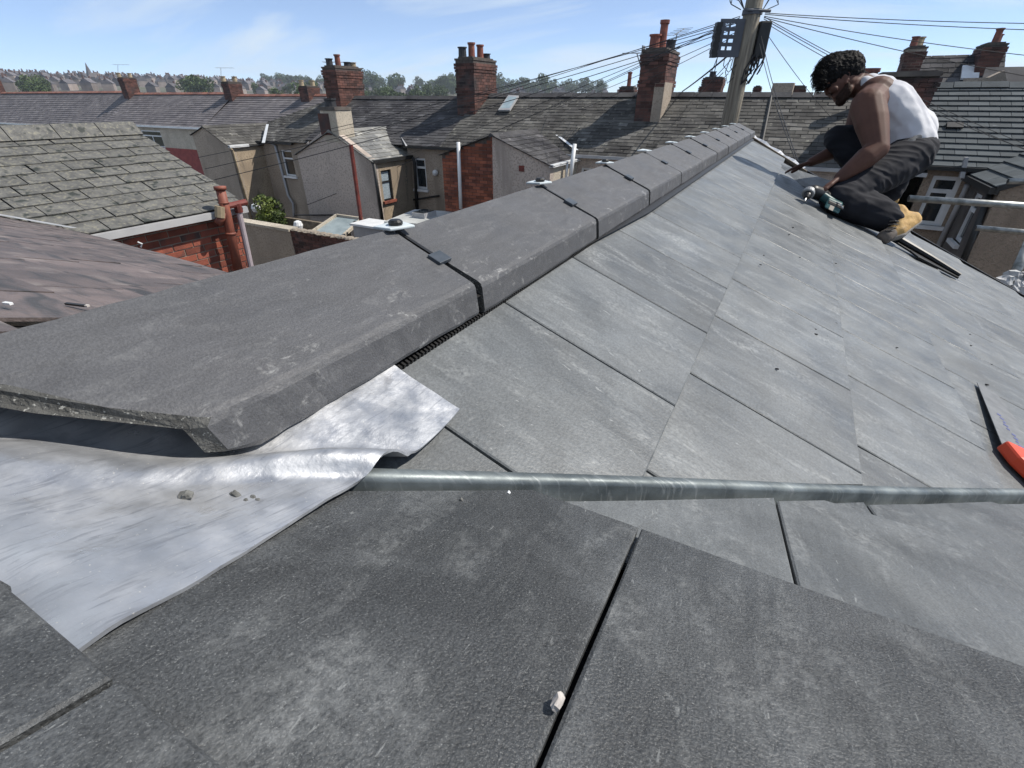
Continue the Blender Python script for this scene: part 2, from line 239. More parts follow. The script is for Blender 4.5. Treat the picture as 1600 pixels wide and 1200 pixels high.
# ------------------------------------------------------------------ object helpers
WL = {}
def link(o, parent=None, wl=None):
    COL.objects.link(o)
    if parent is not None: o.parent = parent
    WL[o.name] = wl if wl is not None else (WL.get(parent.name, Vector()) + Vector(o.location) if parent is not None else Vector(o.location))
    return o
def tag(o, label=None, cat=None, group=None, kind=None):
    if label: o['label'] = label
    if cat: o['category'] = cat
    if group: o['group'] = group
    if kind: o['kind'] = kind
    return o
def thing(name, loc, label, cat, group=None):
    o = bpy.data.objects.new(name, None); o.location = Vector(loc); o.empty_display_size = 0.2
    link(o); return tag(o, label, cat, group)
class MB:
    def __init__(s): s.v = []; s.f = []; s.t = []
    def add(s, vs, fs, t=None):
        n = len(s.v); s.v += [tuple(v) for v in vs]
        for f in fs: s.f.append(tuple(i + n for i in f)); s.t.append(t)
        return s
    def box(s, c, d, rot=None, t=None):
        c = Vector(c); x, y, z = (q / 2 for q in d); P = [Vector((a * x, b * y, e * z)) for a in (-1, 1) for b in (-1, 1) for e in (-1, 1)]
        if rot is not None: P = [rot @ p for p in P]
        return s.add([c + p for p in P], [(0, 1, 3, 2), (4, 6, 7, 5), (0, 4, 5, 1), (2, 3, 7, 6), (0, 2, 6, 4), (1, 5, 7, 3)], t)
    def bb(s, a, b, t=None):
        a = Vector(a); b = Vector(b); return s.box((a + b) / 2, [abs(q) for q in (b - a)], None, t)
    def prism(s, poly, d, t=None):
        n = len(poly); d = Vector(d); P = [Vector(p) for p in poly]
        s.add(P + [p + d for p in P], [tuple(range(n))[::-1], tuple(range(n, 2 * n))] + [(i, (i + 1) % n, (i + 1) % n + n, i + n) for i in range(n)], t); return s
    def tube(s, pts, r, n=8, cap=True, r2=None):
        pts = [Vector(p) for p in pts]; m = len(pts); vs = []; 
        for i, p in enumerate(pts):
            d = (pts[min(i + 1, m - 1)] - pts[max(i - 1, 0)]).normalized(); a = d.orthogonal().normalized() if i == 0 else (a - d * a.dot(d)).normalized()
            b = d.cross(a); rr = (r if r2 is None else r + (r2 - r) * i / (m - 1)) if not isinstance(r, (list, tuple)) else r[i]
            vs += [p + (a * math.cos(k * 2 * math.pi / n) + b * math.sin(k * 2 * math.pi / n)) * rr for k in range(n)]
        fs = [(i * n + k, i * n + (k + 1) % n, (i + 1) * n + (k + 1) % n, (i + 1) * n + k) for i in range(m - 1) for k in range(n)]
        if cap: fs += [tuple(range(n))[::-1], tuple((m - 1) * n + k for k in range(n))]
        return s.add(vs, fs)
    def lathe(s, c, prof, n=14):
        c = Vector(c); vs = []; m = len(prof)
        for r, z in prof: vs += [c + Vector((r * math.cos(k * 2 * math.pi / n), r * math.sin(k * 2 * math.pi / n), z)) for k in range(n)]
        fs = [(i * n + k, i * n + (k + 1) % n, (i + 1) * n + (k + 1) % n, (i + 1) * n + k) for i in range(m - 1) for k in range(n)]
        return s.add(vs, fs + [tuple(range(n))[::-1], tuple((m - 1) * n + k for k in range(n))])
    def blob(s, c, r, seed=0, amp=0.25, n=8):
        c = Vector(c); r = Vector((r, r, r)) if not hasattr(r, '__len__') else Vector(r); vs = []; m = n // 2 + 1
        for i in range(m):
            for k in range(n):
                a = math.pi * (i + 0.02) / (m - 0.96); b = 2 * math.pi * k / n; d = Vector((math.sin(a) * math.cos(b), math.sin(a) * math.sin(b), math.cos(a)))
                q = 1 + amp * noise.noise(d * 1.7 + Vector((seed * 3.1, seed, 0))); vs.append(c + Vector((d.x * r.x, d.y * r.y, d.z * r.z)) * q)
        fs = [(i * n + k, i * n + (k + 1) % n, (i + 1) * n + (k + 1) % n, (i + 1) * n + k) for i in range(m - 1) for k in range(n)]
        return s.add(vs, fs + [tuple(range(n))[::-1], tuple((m - 1) * n + k for k in range(n))])
    def mesh(s, name, m, off=Vector(), smooth=False):
        me = bpy.data.meshes.new(name); me.from_pydata([Vector(v) - off for v in s.v], [], s.f)
        if m: me.materials.append(MATS[m])
        if m in TINT or any(t is not None for t in s.t):
            at = me.color_attributes.new('tint', 'FLOAT_COLOR', 'CORNER'); buf = []
            for f, t in zip(s.f, s.t):
                c = (1, 1, 1, 1) if t is None else ((t, t, t, 1) if not hasattr(t, '__len__') else (*t, 1)); buf += list(c) * len(f)
            at.data.foreach_set('color', buf)
        if smooth: me.polygons.foreach_set('use_smooth', [True] * len(me.polygons))
        import bmesh
        bm = bmesh.new(); bm.from_mesh(me); bmesh.ops.recalc_face_normals(bm, faces=bm.faces); bm.to_mesh(me); bm.free()
        me.update(); return me
    def build(s, name, m, parent=None, smooth=False, bevel=0, kind=None, loc=None):
        off = Vector(WL[parent.name]) if parent is not None else Vector(loc if loc is not None else (0, 0, 0))
        o = bpy.data.objects.new(name, s.mesh(name, m, off, smooth))
        if parent is None: o.location = off
        link(o, parent)
        if bevel: b = o.modifiers.new('bevel', 'BEVEL'); b.width = bevel; b.segments = 2; b.limit_method = 'ANGLE'
        if kind: o['kind'] = kind
        return o
def copyto(o, parent, loc=None, rot=None):
    c = o.copy(); COL.objects.link(c); c.parent = parent
    if loc is not None: c.location = loc
    WL[c.name] = (WL[parent.name] if parent else Vector()) + Vector(c.location); return c
def clip(poly, a, b, c):
    """keep a*u+b*v<=c"""
    o = []; n = len(poly)
    for i in range(n):
        p, q = poly[i], poly[(i + 1) % n]; dp, dq = a * p[0] + b * p[1] - c, a * q[0] + b * q[1] - c
        if dp <= 0: o.append(p)
        if (dp < 0 < dq) or (dq < 0 < dp): k = dp / (dp - dq); o.append((p[0] + (q[0] - p[0]) * k, p[1] + (q[1] - p[1]) * k))
    return o
def area(p): return abs(sum(p[i][0] * p[(i + 1) % len(p)][1] - p[(i + 1) % len(p)][0] * p[i][1] for i in range(len(p)))) / 2
def half(poly):
    """half planes of a convex polygon"""
    n = len(poly); s = sum(poly[i][0] * poly[(i + 1) % n][1] - poly[(i + 1) % n][0] * poly[i][1] for i in range(n)); H = []
    for i in range(n):
        (x0, y0), (x1, y1) = poly[i], poly[(i + 1) % n]; a, b = (y1 - y0), -(x1 - x0)
        if s < 0: a, b = -a, -b
        H.append((a, b, a * x0 + b * y0))
    return H
class Frame:
    def __init__(s, o, u, v): s.o = Vector(o); s.u = Vector(u).normalized(); s.v = Vector(v).normalized(); s.n = s.u.cross(s.v).normalized(); s.h = -1 if s.n.z < -0.01 else 1; s.n = s.n * s.h
    def P(s, u, v, n=0): return s.o + s.u * u + s.v * v + s.n * n
    def uv(s, p): d = Vector(p) - s.o; return (d.dot(s.u), d.dot(s.v))
def lay(F, rows, w, name, m, parent, poly=None, gap=0.004, th=0.006, lift=0.010, over=0.06, joined=False, jit=0.0, tl=0.0, clips=None, wj=0.0, ljit=0.0, rag=0.0):
    """lay slates: rows = list of (v_top, v_tail, u_offset, u_min, u_max[, extra half planes])"""
    mb = MB(); cache = {}; H = half(poly) if poly else []; cnt = 0; outs = []
    fdet = Matrix((F.u * F.h, F.v, F.n)).transposed()
    for ri, row in enumerate(rows):
        v0, v1, u0, ua, ub = row[:5]; ex = row[5] if len(row) > 5 else []
        k = math.floor((ua - u0) / w); 
        while u0 + k * w < ub:
            a = u0 + k * w + gap / 2; b = u0 + (k + 1) * w - gap / 2; k += 1
            if wj: a += rng.uniform(-wj, wj) * 0.5; b += rng.uniform(-wj, wj) * 0.5
            t1 = v1 + (rng.uniform(-jit, jit) if jit else 0); h0 = v0 - over
            full = [(a, h0), (b, h0), (b, t1), (a, t1)]; p = full
            for h in list(H) + list(ex):
                p = clip(p, *h)
                if len(p) < 3: break
            if len(p) < 3 or area(p) < 0.0006: continue
            unc = abs(area(p) - area(full)) < 1e-7; L = t1 - h0; lf = lift + (rng.uniform(-ljit, ljit) if ljit else 0)
            cu, cv = (a + b) / 2, (h0 + t1) / 2
            if rag:
                pc = (sum(q[0] for q in p) / len(p), sum(q[1] for q in p) / len(p)); p2 = []
                for i in range(len(p)):
                    q, r_ = p[i], p[(i + 1) % len(p)]; ns_ = max(1, int(math.hypot(r_[0] - q[0], r_[1] - q[1]) / 0.06))
                    for j in range(ns_):
                        x_, y_ = q[0] + (r_[0] - q[0]) * j / ns_, q[1] + (r_[1] - q[1]) * j / ns_; dd = math.hypot(pc[0] - x_, pc[1] - y_) + 1e-6
                        e_ = rag * (rng.random() ** 3) * (3.0 if rng.random() < 0.06 else 1.0); p2.append((x_ + (pc[0] - x_) / dd * e_, y_ + (pc[1] - y_) / dd * e_))
                p = p2
            top = [(q[0] - cu, q[1] - cv, lf * (q[1] - h0) / L) for q in p]; n = len(top)
            if rag:
                ca, cb_ = pc[0] - cu, pc[1] - cv; ins = []
                for q in top: dd = math.hypot(ca - q[0], cb_ - q[1]) + 1e-6; ins.append(Vector((q[0] + (ca - q[0]) / dd * .0022, q[1] + (cb_ - q[1]) / dd * .0022, q[2])))
                vs = ins + [Vector((q[0], q[1], q[2] - .0014)) for q in top] + [Vector((q[0], q[1], q[2] - th)) for q in top]
                fs = [tuple(range(n))] + [(i, i + n, (i + 1) % n + n, (i + 1) % n) for i in range(n)] + [(i + n, i + 2 * n, (i + 1) % n + 2 * n, (i + 1) % n + n) for i in range(n)]
            else:
                vs = [Vector(q) for q in top] + [Vector((q[0], q[1], q[2] - th)) for q in top]
                fs = [tuple(range(n))] + [(i, i + n, (i + 1) % n + n, (i + 1) % n) for i in range(n)]
            if joined: mb.add([F.P(cu + q.x, cv + q.y, q.z) for q in vs], fs, rng.uniform(1 - tl, 1 + tl) if rng.random() > 0.04 else 1 + 2.2 * tl); continue
            key = ri if not (unc and not wj and not jit and not ljit) else 'full'; me = None; ck_ = (round(L, 4), cnt % 4 if rag else 0)
            if key == 'full': me = cache.get(ck_)
            if me is None:
                q = MB(); q.add([(a_.x * F.h, a_.y, a_.z) for a_ in vs], fs); me = q.mesh(name, m)
                if key == 'full': cache[ck_] = me
            o = bpy.data.objects.new(name, me); wloc = F.P(cu, cv)
            o.location = wloc - (WL[parent.name] if parent else Vector()); rr = fdet.to_euler(); o.rotation_euler = rr
            COL.objects.link(o); o.parent = parent; WL[o.name] = wloc; outs.append((o, cu, cv)); cnt += 1
    if joined: return mb.build(name, m, parent, kind='stuff')
    return outs
def rows_for(v0, v1, g, w, ua, ub, off=0.0):
    n = max(1, math.ceil((v1 - v0) / g)); return [(v1 - (n - i) * g, v1 - (n - i - 1) * g, off + (w / 2 if (n - i) % 2 else 0), ua, ub) for i in range(n)]
def wall(name, m, parent, o, u, W, Hh, holes=(), th=0.2, rev=0.11, n=None):
    """wall face with real openings; o = lower corner, u = unit direction, z up, outward n"""
    o = Vector(o); u = Vector(u); n = Vector(n); z = Vector((0, 0, 1)); mb = MB()
    us = sorted({0, W, *[q for h in holes for q in h[:2]]}); vs = sorted({0, Hh, *[q for h in holes for q in h[2:]]})
    for i in range(len(us) - 1):
        for j in range(len(vs) - 1):
            cu, cv = (us[i] + us[i + 1]) / 2, (vs[j] + vs[j + 1]) / 2
            if any(h[0] < cu < h[1] and h[2] < cv < h[3] for h in holes): continue
            mb.add([o + u * a + z * b for a, b in ((us[i], vs[j]), (us[i + 1], vs[j]), (us[i + 1], vs[j + 1]), (us[i], vs[j + 1]))], [(0, 1, 2, 3)])
    for h in holes:
        c = [o + u * a + z * b for a, b in ((h[0], h[2]), (h[1], h[2]), (h[1], h[3]), (h[0], h[3]))]; mb.add(c + [q - n * rev for q in c], [(i, (i + 1) % 4, (i + 1) % 4 + 4, i + 4) for i in range(4)])
    return mb.build(name, m, parent)
def window(parent, o, u, n, h, frame='white_upvc', bars=('t', 0.68), sill='white_upvc', rev=0.09, pane='glass', fw=0.05, name='window'):
    """h = (u0,u1,v0,v1) opening in wall coordinates"""
    o = Vector(o); u = Vector(u); n = Vector(n); z = Vector((0, 0, 1)); base = o - n * rev; mb = MB(); W = h[1] - h[0]; H_ = h[3] - h[2]
    rot = Matrix((u, n, z)).transposed()
    def bar(a0, a1, b0, b1, d=0.05): mb.box(base + u * (a0 + a1) / 2 + z * (b0 + b1) / 2 + n * d / 2, (a1 - a0, d, b1 - b0), rot)
    bar(h[0], h[0] + fw, h[2], h[3]); bar(h[1] - fw, h[1], h[2], h[3]); bar(h[0] + fw, h[1] - fw, h[2], h[2] + fw); bar(h[0] + fw, h[1] - fw, h[3] - fw, h[3])
    if bars:
        if bars[0] == 't': bar(h[0] + fw, h[1] - fw, h[2] + H_ * bars[1] - fw / 2, h[2] + H_ * bars[1] + fw / 2, 0.045)
        if bars[0] == 'v' or len(bars) > 2: q = bars[1] if bars[0] == 'v' else bars[2]; bar(h[0] + W * q - fw / 2, h[0] + W * q + fw / 2, h[2] + fw, (h[3] - fw) if bars[0] == 'v' else h[2] + H_ * bars[1] - fw / 2, 0.044)
    w = mb.build(name, frame, parent)
    p = MB(); p.add([base + u * a + z * b + n * 0.018 for a, b in ((h[0] + .01, h[2] + .01), (h[1] - .01, h[2] + .01), (h[1] - .01, h[3] - .01), (h[0] + .01, h[3] - .01))], [(0, 1, 2, 3)]); p.build('pane', pane, w)
    if sill: q = MB(); q.box(o + u * (h[0] + h[1]) / 2 + z * (h[2] - 0.035) + n * 0.0, (W + 0.12, 0.14, 0.07), rot); q.build('sill', sill, w)
    return w
def bricks(name, m, parent, o, u, n, W, Hh, joined=True, bl=0.215, bh=0.065, g=0.011, proud=0.006, tl=0.35, test=None, header=False):
    """courses of bricks standing proud of a mortar face"""
    o = Vector(o); u = Vector(u); n = Vector(n); z = Vector((0, 0, 1)); mb = MB(); rot = Matrix((u, n, z)).transposed(); shared = {}
    for j in range(int(Hh / (bh + g))):
        x = -(bl + g) / 2 * (j % 2); 
        while x < W - 0.02:
            a, b = max(0, x), min(W, x + bl); x += bl + g
            if b - a < 0.03: continue
            c = o + u * (a + b) / 2 + z * (j * (bh + g) + bh / 2 + g)
            if test and not test(c): continue
            if joined: mb.box(c + n * (proud / 2 - 0.01), (b - a, proud + 0.02, bh), rot, rng.uniform(1 - tl, 1 + tl)); continue
            key = round(b - a, 3)
            if key not in shared: q = MB(); q.box((0, 0, 0), (b - a, 0.03, bh), rot); shared[key] = q.mesh(name, m)
            ob = bpy.data.objects.new(name, shared[key]); ob.location = c + n * (proud - 0.015 + rng.uniform(-0.002, 0.002)) - WL[parent.name]; COL.objects.link(ob); ob.parent = parent
    if joined: return mb.build(name, m, parent, kind='stuff')
# ================================================================== the setting: ground and hills
def sm(a, b, x): t = max(0, min(1, (x - a) / (b - a))); return t * t * (3 - 2 * t)
TOPS = [(-900, 118), (0, 119), (250, 124), (400, 130), (550, 137), (700, 141), (900, 143), (1100, 153), (1600, 158), (2600, 160)]
def top_el(px):
    for (a, ya), (b, yb) in zip(TOPS, TOPS[1:]):
        if px <= b: py = ya + (yb - ya) * max(0, (px - a) / (b - a)); break
    else: py = 160
    v = ray(px, py); return v.z / math.hypot(v.x, v.y)
def az_px(px): v = ray(px, 150); return math.atan2(v.x, v.y)
GZ = -6.2
def hill(az, d):
    lo, hi = -900.0, 2600.0
    for _ in range(24):
        m_ = (lo + hi) / 2
        if az_px(m_) < az: lo = m_
        else: hi = m_
    e = top_el(lo); top = 0.176 + e * 900 - 3
    return GZ + (top - GZ) * sm(110, 900, d) ** 0.9
gm = MB(); AZ = [R(-125 + 3 * i) for i in range(68)]; DS = [0, 60, 110, 160, 220, 300, 380, 460, 540, 620, 700, 780, 860, 940, 1150, 1400]
HG = {}
for i, a in enumerate(AZ):
    for j, d in enumerate(DS):
        z = hill(a, min(d, 940)) if d <= 940 else hill(a, 940) - (d - 940) * 0.012
        HG[i, j] = z; gm.v.append((CAM.x + math.sin(a) * d, CAM.y + math.cos(a) * d, z))
for i in range(len(AZ) - 1):
    for j in range(len(DS) - 1): a, b, c, d = i * len(DS) + j, (i + 1) * len(DS) + j, (i + 1) * len(DS) + j + 1, i * len(DS) + j + 1; gm.f.append((a, b, c, d)); gm.t.append(None)
gro = gm.build('hillside_ground', 'hill_ground', smooth=True); gro['kind'] = 'structure'
def ground_at(az, d):
    fi = (az - AZ[0]) / R(3); i = int(max(0, min(len(AZ) - 2, fi))); t = fi - i
    for j in range(len(DS) - 1):
        if d <= DS[j + 1]: break
    q = (d - DS[j]) / (DS[j + 1] - DS[j]); l = lambda k: HG[k, j] * (1 - q) + HG[k, j + 1] * q
    return l(i) * (1 - t) + l(i + 1) * t
yd = MB(); yd.add([(-60, -20, GZ + .05), (30, -20, GZ + .05), (30, 45, GZ + .05), (-60, 45, GZ + .05)], [(0, 1, 2, 3)]); yd.build('yard_paving', 'yard')['kind'] = 'structure'

# ================================================================== the house being re-roofed
house = thing('house_under_repair', (0, 0, GZ), 'house with new dark grey slates and unfinished ridge in the foreground', 'house')
c_, s_ = math.cos(TH), math.sin(TH)
# --- right-hand slope of the rear wing: u runs along +Y, v down the slope
F1 = Frame((0, 0, -OFF), (0, 1, 0), (c_, 0, -s_)); X2V = 1 / c_
deck = MB()
def P1(x, y, o=-0.016): return Vector((x, y, -OFF - T * x + o))
def P2(x, y, o=-0.016): return Vector((x, y, -OFF - T * (y - Y0) + o))
XE = 2.36
deck.add([P1(0, Y0), P1(XE, Y0 + XE), P1(XE, 3.72), P1(1.6, 4.02), P1(0.6, 4.72), P1(0, 5.3)], [(0, 1, 2, 3, 4, 5)])
deck.add([Vector((0, Y0, -OFF - .016)), Vector((0, 5.3, -OFF - .016)), Vector((-XE, 5.0, -OFF - .016 - T * XE)), Vector((-XE, Y0 + XE, -OFF - .016 - T * XE))], [(0, 1, 2, 3)])
deck.add([P2(0, Y0), P2(XE, Y0 + XE), P2(6, Y0 + XE), P2(6, -4), P2(-.62, -4), P2(-.62, .35), P2(-.32, Y0 + .32)], [tuple(range(7))])
dk = deck.build('roof_deck', 'underlay', house)
tails = [0.446, 0.737, 1.028, 1.319, 1.61, 1.90, 2.19, 2.40]
offs = [0.355, 0.79, 0.895, 0.755, 0.88, 0.74, 0.89, 0.74]; widths = [0.300, 0.293, 0.288, 0.292, 0.292, 0.292, 0.292, 0.292]
verge = [5.02, 4.42, 4.46, 4.28, 4.12, 3.98, 3.86, 3.75]
slope = MB(); slope.add([P1(0, Y0 + .02, -.02), P1(XE, Y0 + XE, -.02), P1(XE, 3.6, -.02), P1(0, 5.1, -.02)], [(0, 1, 2, 3)])
rs = slope.build('rear_slope', 'underlay', house)
for i, tx in enumerate(tails):
    x0 = tails[i - 1] if i else 0.115
    ex = [(-1, c_, -(Y0 + 0.004)), (1, 0.42 * c_, verge[i] + 0.42 * (x0 + tx) / 2)]
    lay(F1, [(x0 * X2V, tx * X2V, offs[i], Y0, 5.2, ex)], widths[i], 'slate', 'new_slate', rs, gap=0.0036, th=0.008, lift=0.0105 + 0.0005 * (i % 2), over=0.055 if i else 0.0, rag=.0014)
F1L = Frame((0, 0, -OFF), (0, 1, 0), (-c_, 0, -s_)); sl_ = MB(); sl_.add([Vector((0, Y0 + .02, -OFF - .02)), Vector((-XE, Y0 + XE, -OFF - .02 - T * XE)), Vector((-XE, 4.9, -OFF - .02 - T * XE)), Vector((0, 5.1, -OFF - .02))], [(0, 1, 2, 3)]); rl_ = sl_.build('far_slope', 'underlay', house)
for i, tx in enumerate(tails):
    x0 = tails[i - 1] if i else 0.115
    lay(F1L, [(x0 * X2V, tx * X2V, .3 + .147 * (i % 2), Y0, 5.0, [(-1, c_, -(Y0 + .02)), (1, 0, 4.98)])], .294, 'slate', 'new_slate', rl_, gap=0.0036, th=0.008, lift=0.0105, over=0.055 if i else 0.0, rag=.0014)
# --- near slope (main roof): u along +X, v down the slope (+Y)
PHI = R(1.9); QX, QY = 0.475, 0.33; uq, vq = Vector((1, 0, 0)), Vector((0, c_, -s_)); U2 = uq * math.cos(PHI) + vq * math.sin(PHI); V2 = vq * math.cos(PHI) - uq * math.sin(PHI)
F2 = Frame((QX, QY, -OFF - T * (QY - Y0)), U2, V2)
ns = MB(); ns.add([P2(0.1, -3, -.02), P2(5, -3, -.02), P2(5, Y0 + XE, -.02), P2(XE, Y0 + XE, -.02), P2(0.1, Y0 + .1, -.02)], [(0, 1, 2, 3, 4)])
nr = ns.build('near_slope', 'underlay', house)
cut = {0: 0.02, 1: 0.052, 2: 0.060, 3: 0.09, 4: 0.06}
yt = [-0.29, 0.017, 0.330, 0.603, 0.88, 1.16, 1.44, 1.72, 2.0, 2.3]; xo = [0.15, 0.303, 0.475, 0.612, 0.44, 0.59, 0.45, 0.6, 0.45, 0.6]
for i, ty in enumerate(yt):
    y0 = yt[i - 1] if i else -0.62
    for k in range(-2, 14):
        a = xo[i] + k * 0.302; cu = [0.050, 0.090, 0.066, 0.102, 0.076][(k * 7 + i * 3) % 5]
        if i == 2 and k == -1: cu = 0.058
        ex = [(U2.y - U2.x, V2.y - V2.x, Y0 - cu - QY + QX)]     # stop short of the valley: y - x <= Y0 - cu
        lay(F2, [((y0 - QY) * X2V, (ty - QY) * X2V, a - QX, a - QX + 0.001, a - QX + 0.2, ex)], 0.302, 'slate', 'near_slate' if i < 3 else 'mid_slate', nr, gap=0.0028, th=0.008, lift=0.012 if i < 3 else .0105, rag=.0006, over=0.05)
# --- eaves, walls under the slopes (plain, unseen from here)
w = MB(); w.bb((-XE + .25, Y0 + XE - .3, GZ), (XE - .25, 3.3, -1.15)); w.bb((-20, -8, GZ), (8, 1.0, -1.2)); w.build('outer_wall', 'render_grey', house)
# --- valley: pressed zinc with a standing roll along the middle
va = MB(); dv = Vector((1, 1, -T)).normalized(); side = Vector((1, -1, 0)).normalized(); up_ = side.cross(dv).normalized(); up_ = up_ if up_.z > 0 else -up_
prof = [(-0.11, 0.0385), (0.012, -0.002), (0.012, 0.025), (0.0132, 0.0300), (0.0155, 0.0325), (0.022, 0.0330), (0.0270, 0.0312), (0.0292, 0.027), (0.0320, -0.014), (0.039, -0.016), (0.11, 0.0385)]
S = [0.30 + 0.05 * i for i in range(62)]; base = Vector((0, Y0, -OFF - .008)); n = len(prof)
for k, s in enumerate(S):
    for a, b in prof: va.v.append(tuple(base + dv * s + side * (a + 0.0012 * math.sin(s * 7)) + up_ * (b * (1 if abs(a) > .05 else 1 + .05 * math.sin(s * 4.3)) - (0.012 if abs(a) > .05 else 0))))
for k in range(len(S) - 1):
    for i in range(n - 1): va.f.append((k * n + i, k * n + i + 1, (k + 1) * n + i + 1, (k + 1) * n + i)); va.t.append(None)
va.build('valley_roll', 'zinc', house, smooth=True)
# --- ridge tiles
JY = [0.577, 1.094, 1.565, 2.032, 2.50, 2.95, 3.40, 3.86, 4.31, 4.76, 5.16]
half_t = [(0, 0.001), (0.004, -0.0008), (0.05, -0.0205), (0.10, -0.041), (0.143, -0.0587), (0.149, -0.0625), (0.1515, -0.068), (0.1555, -0.103), (0.1535, -0.108), (0.147, -0.1085)]
under = [(0.138, -0.068), (0.07, -0.0395), (0.0, -0.010)]
profR = [(-x, z) for x, z in half_t[::-1]][:-1] + half_t + under + [(-x, z) for x, z in under[::-1]][1:]
def ridge_tile(y0, y1, cutf=None, seed=0, ny=14):
    mb = MB(); n = len(profR)
    for k in range(ny + 1):
        for (x, z) in profR:
            ya = cutf(x, z) if cutf else y0 + 0.0015 * noise.noise(Vector((x * 40, z * 40, seed)))
            y = ya + (y1 - ya) * k / ny
            d = 0.0012 * noise.noise(Vector((x * 30, y * 30, seed * 5)))
            if cutf and z < -.09: z = -0.0785 + (z + 0.0785) * min(1, max(0, (y - .12) / 0.07)) - 0.0
            if cutf and k == 0: d += 0.003 * noise.noise(Vector((x * 90, 3, z * 90)))
            mb.v.append((x + 0.0022 * noise.noise(Vector((seed * 7.3, 1, 2))) + 0.006 * noise.noise(Vector((seed * 3.7, 5, 2))) * (y - y0) + (0.0016 * noise.noise(Vector((y * 60, z * 50, seed))) if x > .14 else 0), y, z + d + ((0.003 + (0.577 - y) * 0.026) if cutf else -0.0015 * ((seed * 37) % 5 - 2) * (y - y0))))
    for k in range(ny):
        for i in range(n): mb.f.append((k * n + i, k * n + (i + 1) % n, (k + 1) * n + (i + 1) % n, (k + 1) * n + i)); mb.t.append(None)
    # end caps as strips between outer and under side
    no = 19
    for k, fl in ((0, 1), (ny, 0)):
        o_ = list(range(no)); u_ = list(range(no, n)); 
        for i in range(n // 2):
            a, b, c, d = i, i + 1, n - 2 - i, n - 1 - i
        mb.f.append(tuple(k * n + i for i in (range(n) if fl else reversed(range(n))))); mb.t.append(None)
    return mb
def nearcut(x, z):
    b = 0.157 - (0.145 - max(x, -.2)) * 0.80 + 0.014 * noise.noise(Vector((x * 22, 0, 1.7))) + 0.006 * noise.noise(Vector((x * 80, 4, 1.7)))
    e = -OFF * 0 - z - T * abs(x) * 0.98
    lowr = 0.007 * min(1, max(0, (e - 0.004) / 0.006)) + 0.005 * noise.noise(Vector((x * 60, 9, 1)))
    if x > 0.14 and z < -0.066: lowr = 0.010
    return b - lowr
def smooth_by_angle(o):
    me = o.data; me.polygons.foreach_set('use_smooth', [False] * len(me.polygons))
ends = [None] + JY
for i in range(len(JY)):
    if i == 0: mb = ridge_tile(0.1, JY[0] - 0.008, nearcut, 1, 26)
    else: mb = ridge_tile(JY[i - 1] + 0.006, JY[i] - 0.007, None, i + 2)
    rt = mb.build('ridge_tile', 'ridge_concrete', house)
    rt.data.materials.append(MATS['ridge_cut']); rt.data.polygons[len(rt.data.polygons) - 2].material_index = 1
    if i < len(JY) - 1:
        y = JY[i]; ul = MB()
        for sx_ in (1, -1):
            ul.add([(0, y - .012, -.018), (0, y + .012, -.018), (sx_ * .150, y + .012, -.018 - .0615), (sx_ * .150, y - .012, -.018 - .0615)], [(0, 1, 2, 3)])
        ul.box((0.045, y, -0.0225), (0.06, 0.006, 0.012), Matrix.Rotation(TH, 3, 'Y')); ul.build('joint_seal', 'black_plastic', rt)
        tp = MB(); big = 1.0 if i < 2 else 0.85
        tp.prism([(-.026, y - .021 * big, .004), (.012, y - .025 * big, .006), (.024, y + .019 * big, .004), (-.014, y + .024 * big, .007)], (0, 0, .0045)); pl_ = tp.build('clip_plate', 'white_clip', rt, bevel=0.0015)
        if i < 3:
            sc = MB(); sc.lathe((0.0, y + .002, .0120), [(0.011, -.002), (0.0115, 0.002), (0.008, 0.005), (0.003, 0.0055)], 12); sc.build('screw_cap', 'black_plastic', rt)
        md = MB(); q = Matrix.Rotation(TH, 3, 'Y'); md.box((0.083, y - .003, -0.034 + .0045), (0.024, 0.030, 0.006), q); md.box((0.083, y, -0.040), (0.012, 0.006, 0.014), q); md.build('clip_bracket', 'dark_clip', rt, bevel=0.001)
# comb filler under the ridge tiles
cm_ = MB()
for sx_ in (1,):
    y = 0.17
    while y < 5.1: cm_.box((0.139, y, -0.112), (0.024, 0.0035, 0.016), Matrix.Rotation(TH, 3, 'Y')); y += 0.0075
    cm_.bb((0.100, 0.17, -0.128), (0.136, 5.1, -0.092))
    cm_.add([P1(.08, .9, .002), P1(.150, .96, .010), P1(.174, 1.5, .012), P1(.172, 5.1, .012), P1(.08, 5.1, .002)], [(0, 1, 2, 3, 4)])
cm_.build('vent_comb', 'black_plastic', house)
# --- verge end beyond the last slates: battens, trim
vg = MB()
for k in range(4): a = P1(.10, 5.16 - k * .035, -.005 + .006 * k); b = P1(.62, 4.66 - k * .03, -.005 + .005 * k); vg.tube([a, b], 0.011, 4)
vg.build('verge_batten', 'weathered_wood', house)
vg = MB(); pts = []
for k in range(13):
    t = k / 12; a = P1(.09 + .52 * t, 5.26 - .56 * t, .0); pts.append((a + Vector((0.0, .03, .022 + .008 * math.sin(k * 2.1))), a + Vector((-.02, -.03, .012 + .006 * math.sin(k * 1.3)))))
for k in range(12): vg.add([pts[k][0], pts[k + 1][0], pts[k + 1][1], pts[k][1]], [(0, 1, 2, 3)])
vg.build('verge_flashing', 'lead', house, smooth=True)
vb = MB(); 
edge = [(0.45, 4.86), (1.0, 4.50), (1.319, 4.34), (1.61, 4.17), (1.9, 4.02), (2.19, 3.9), (2.4, 3.76)]
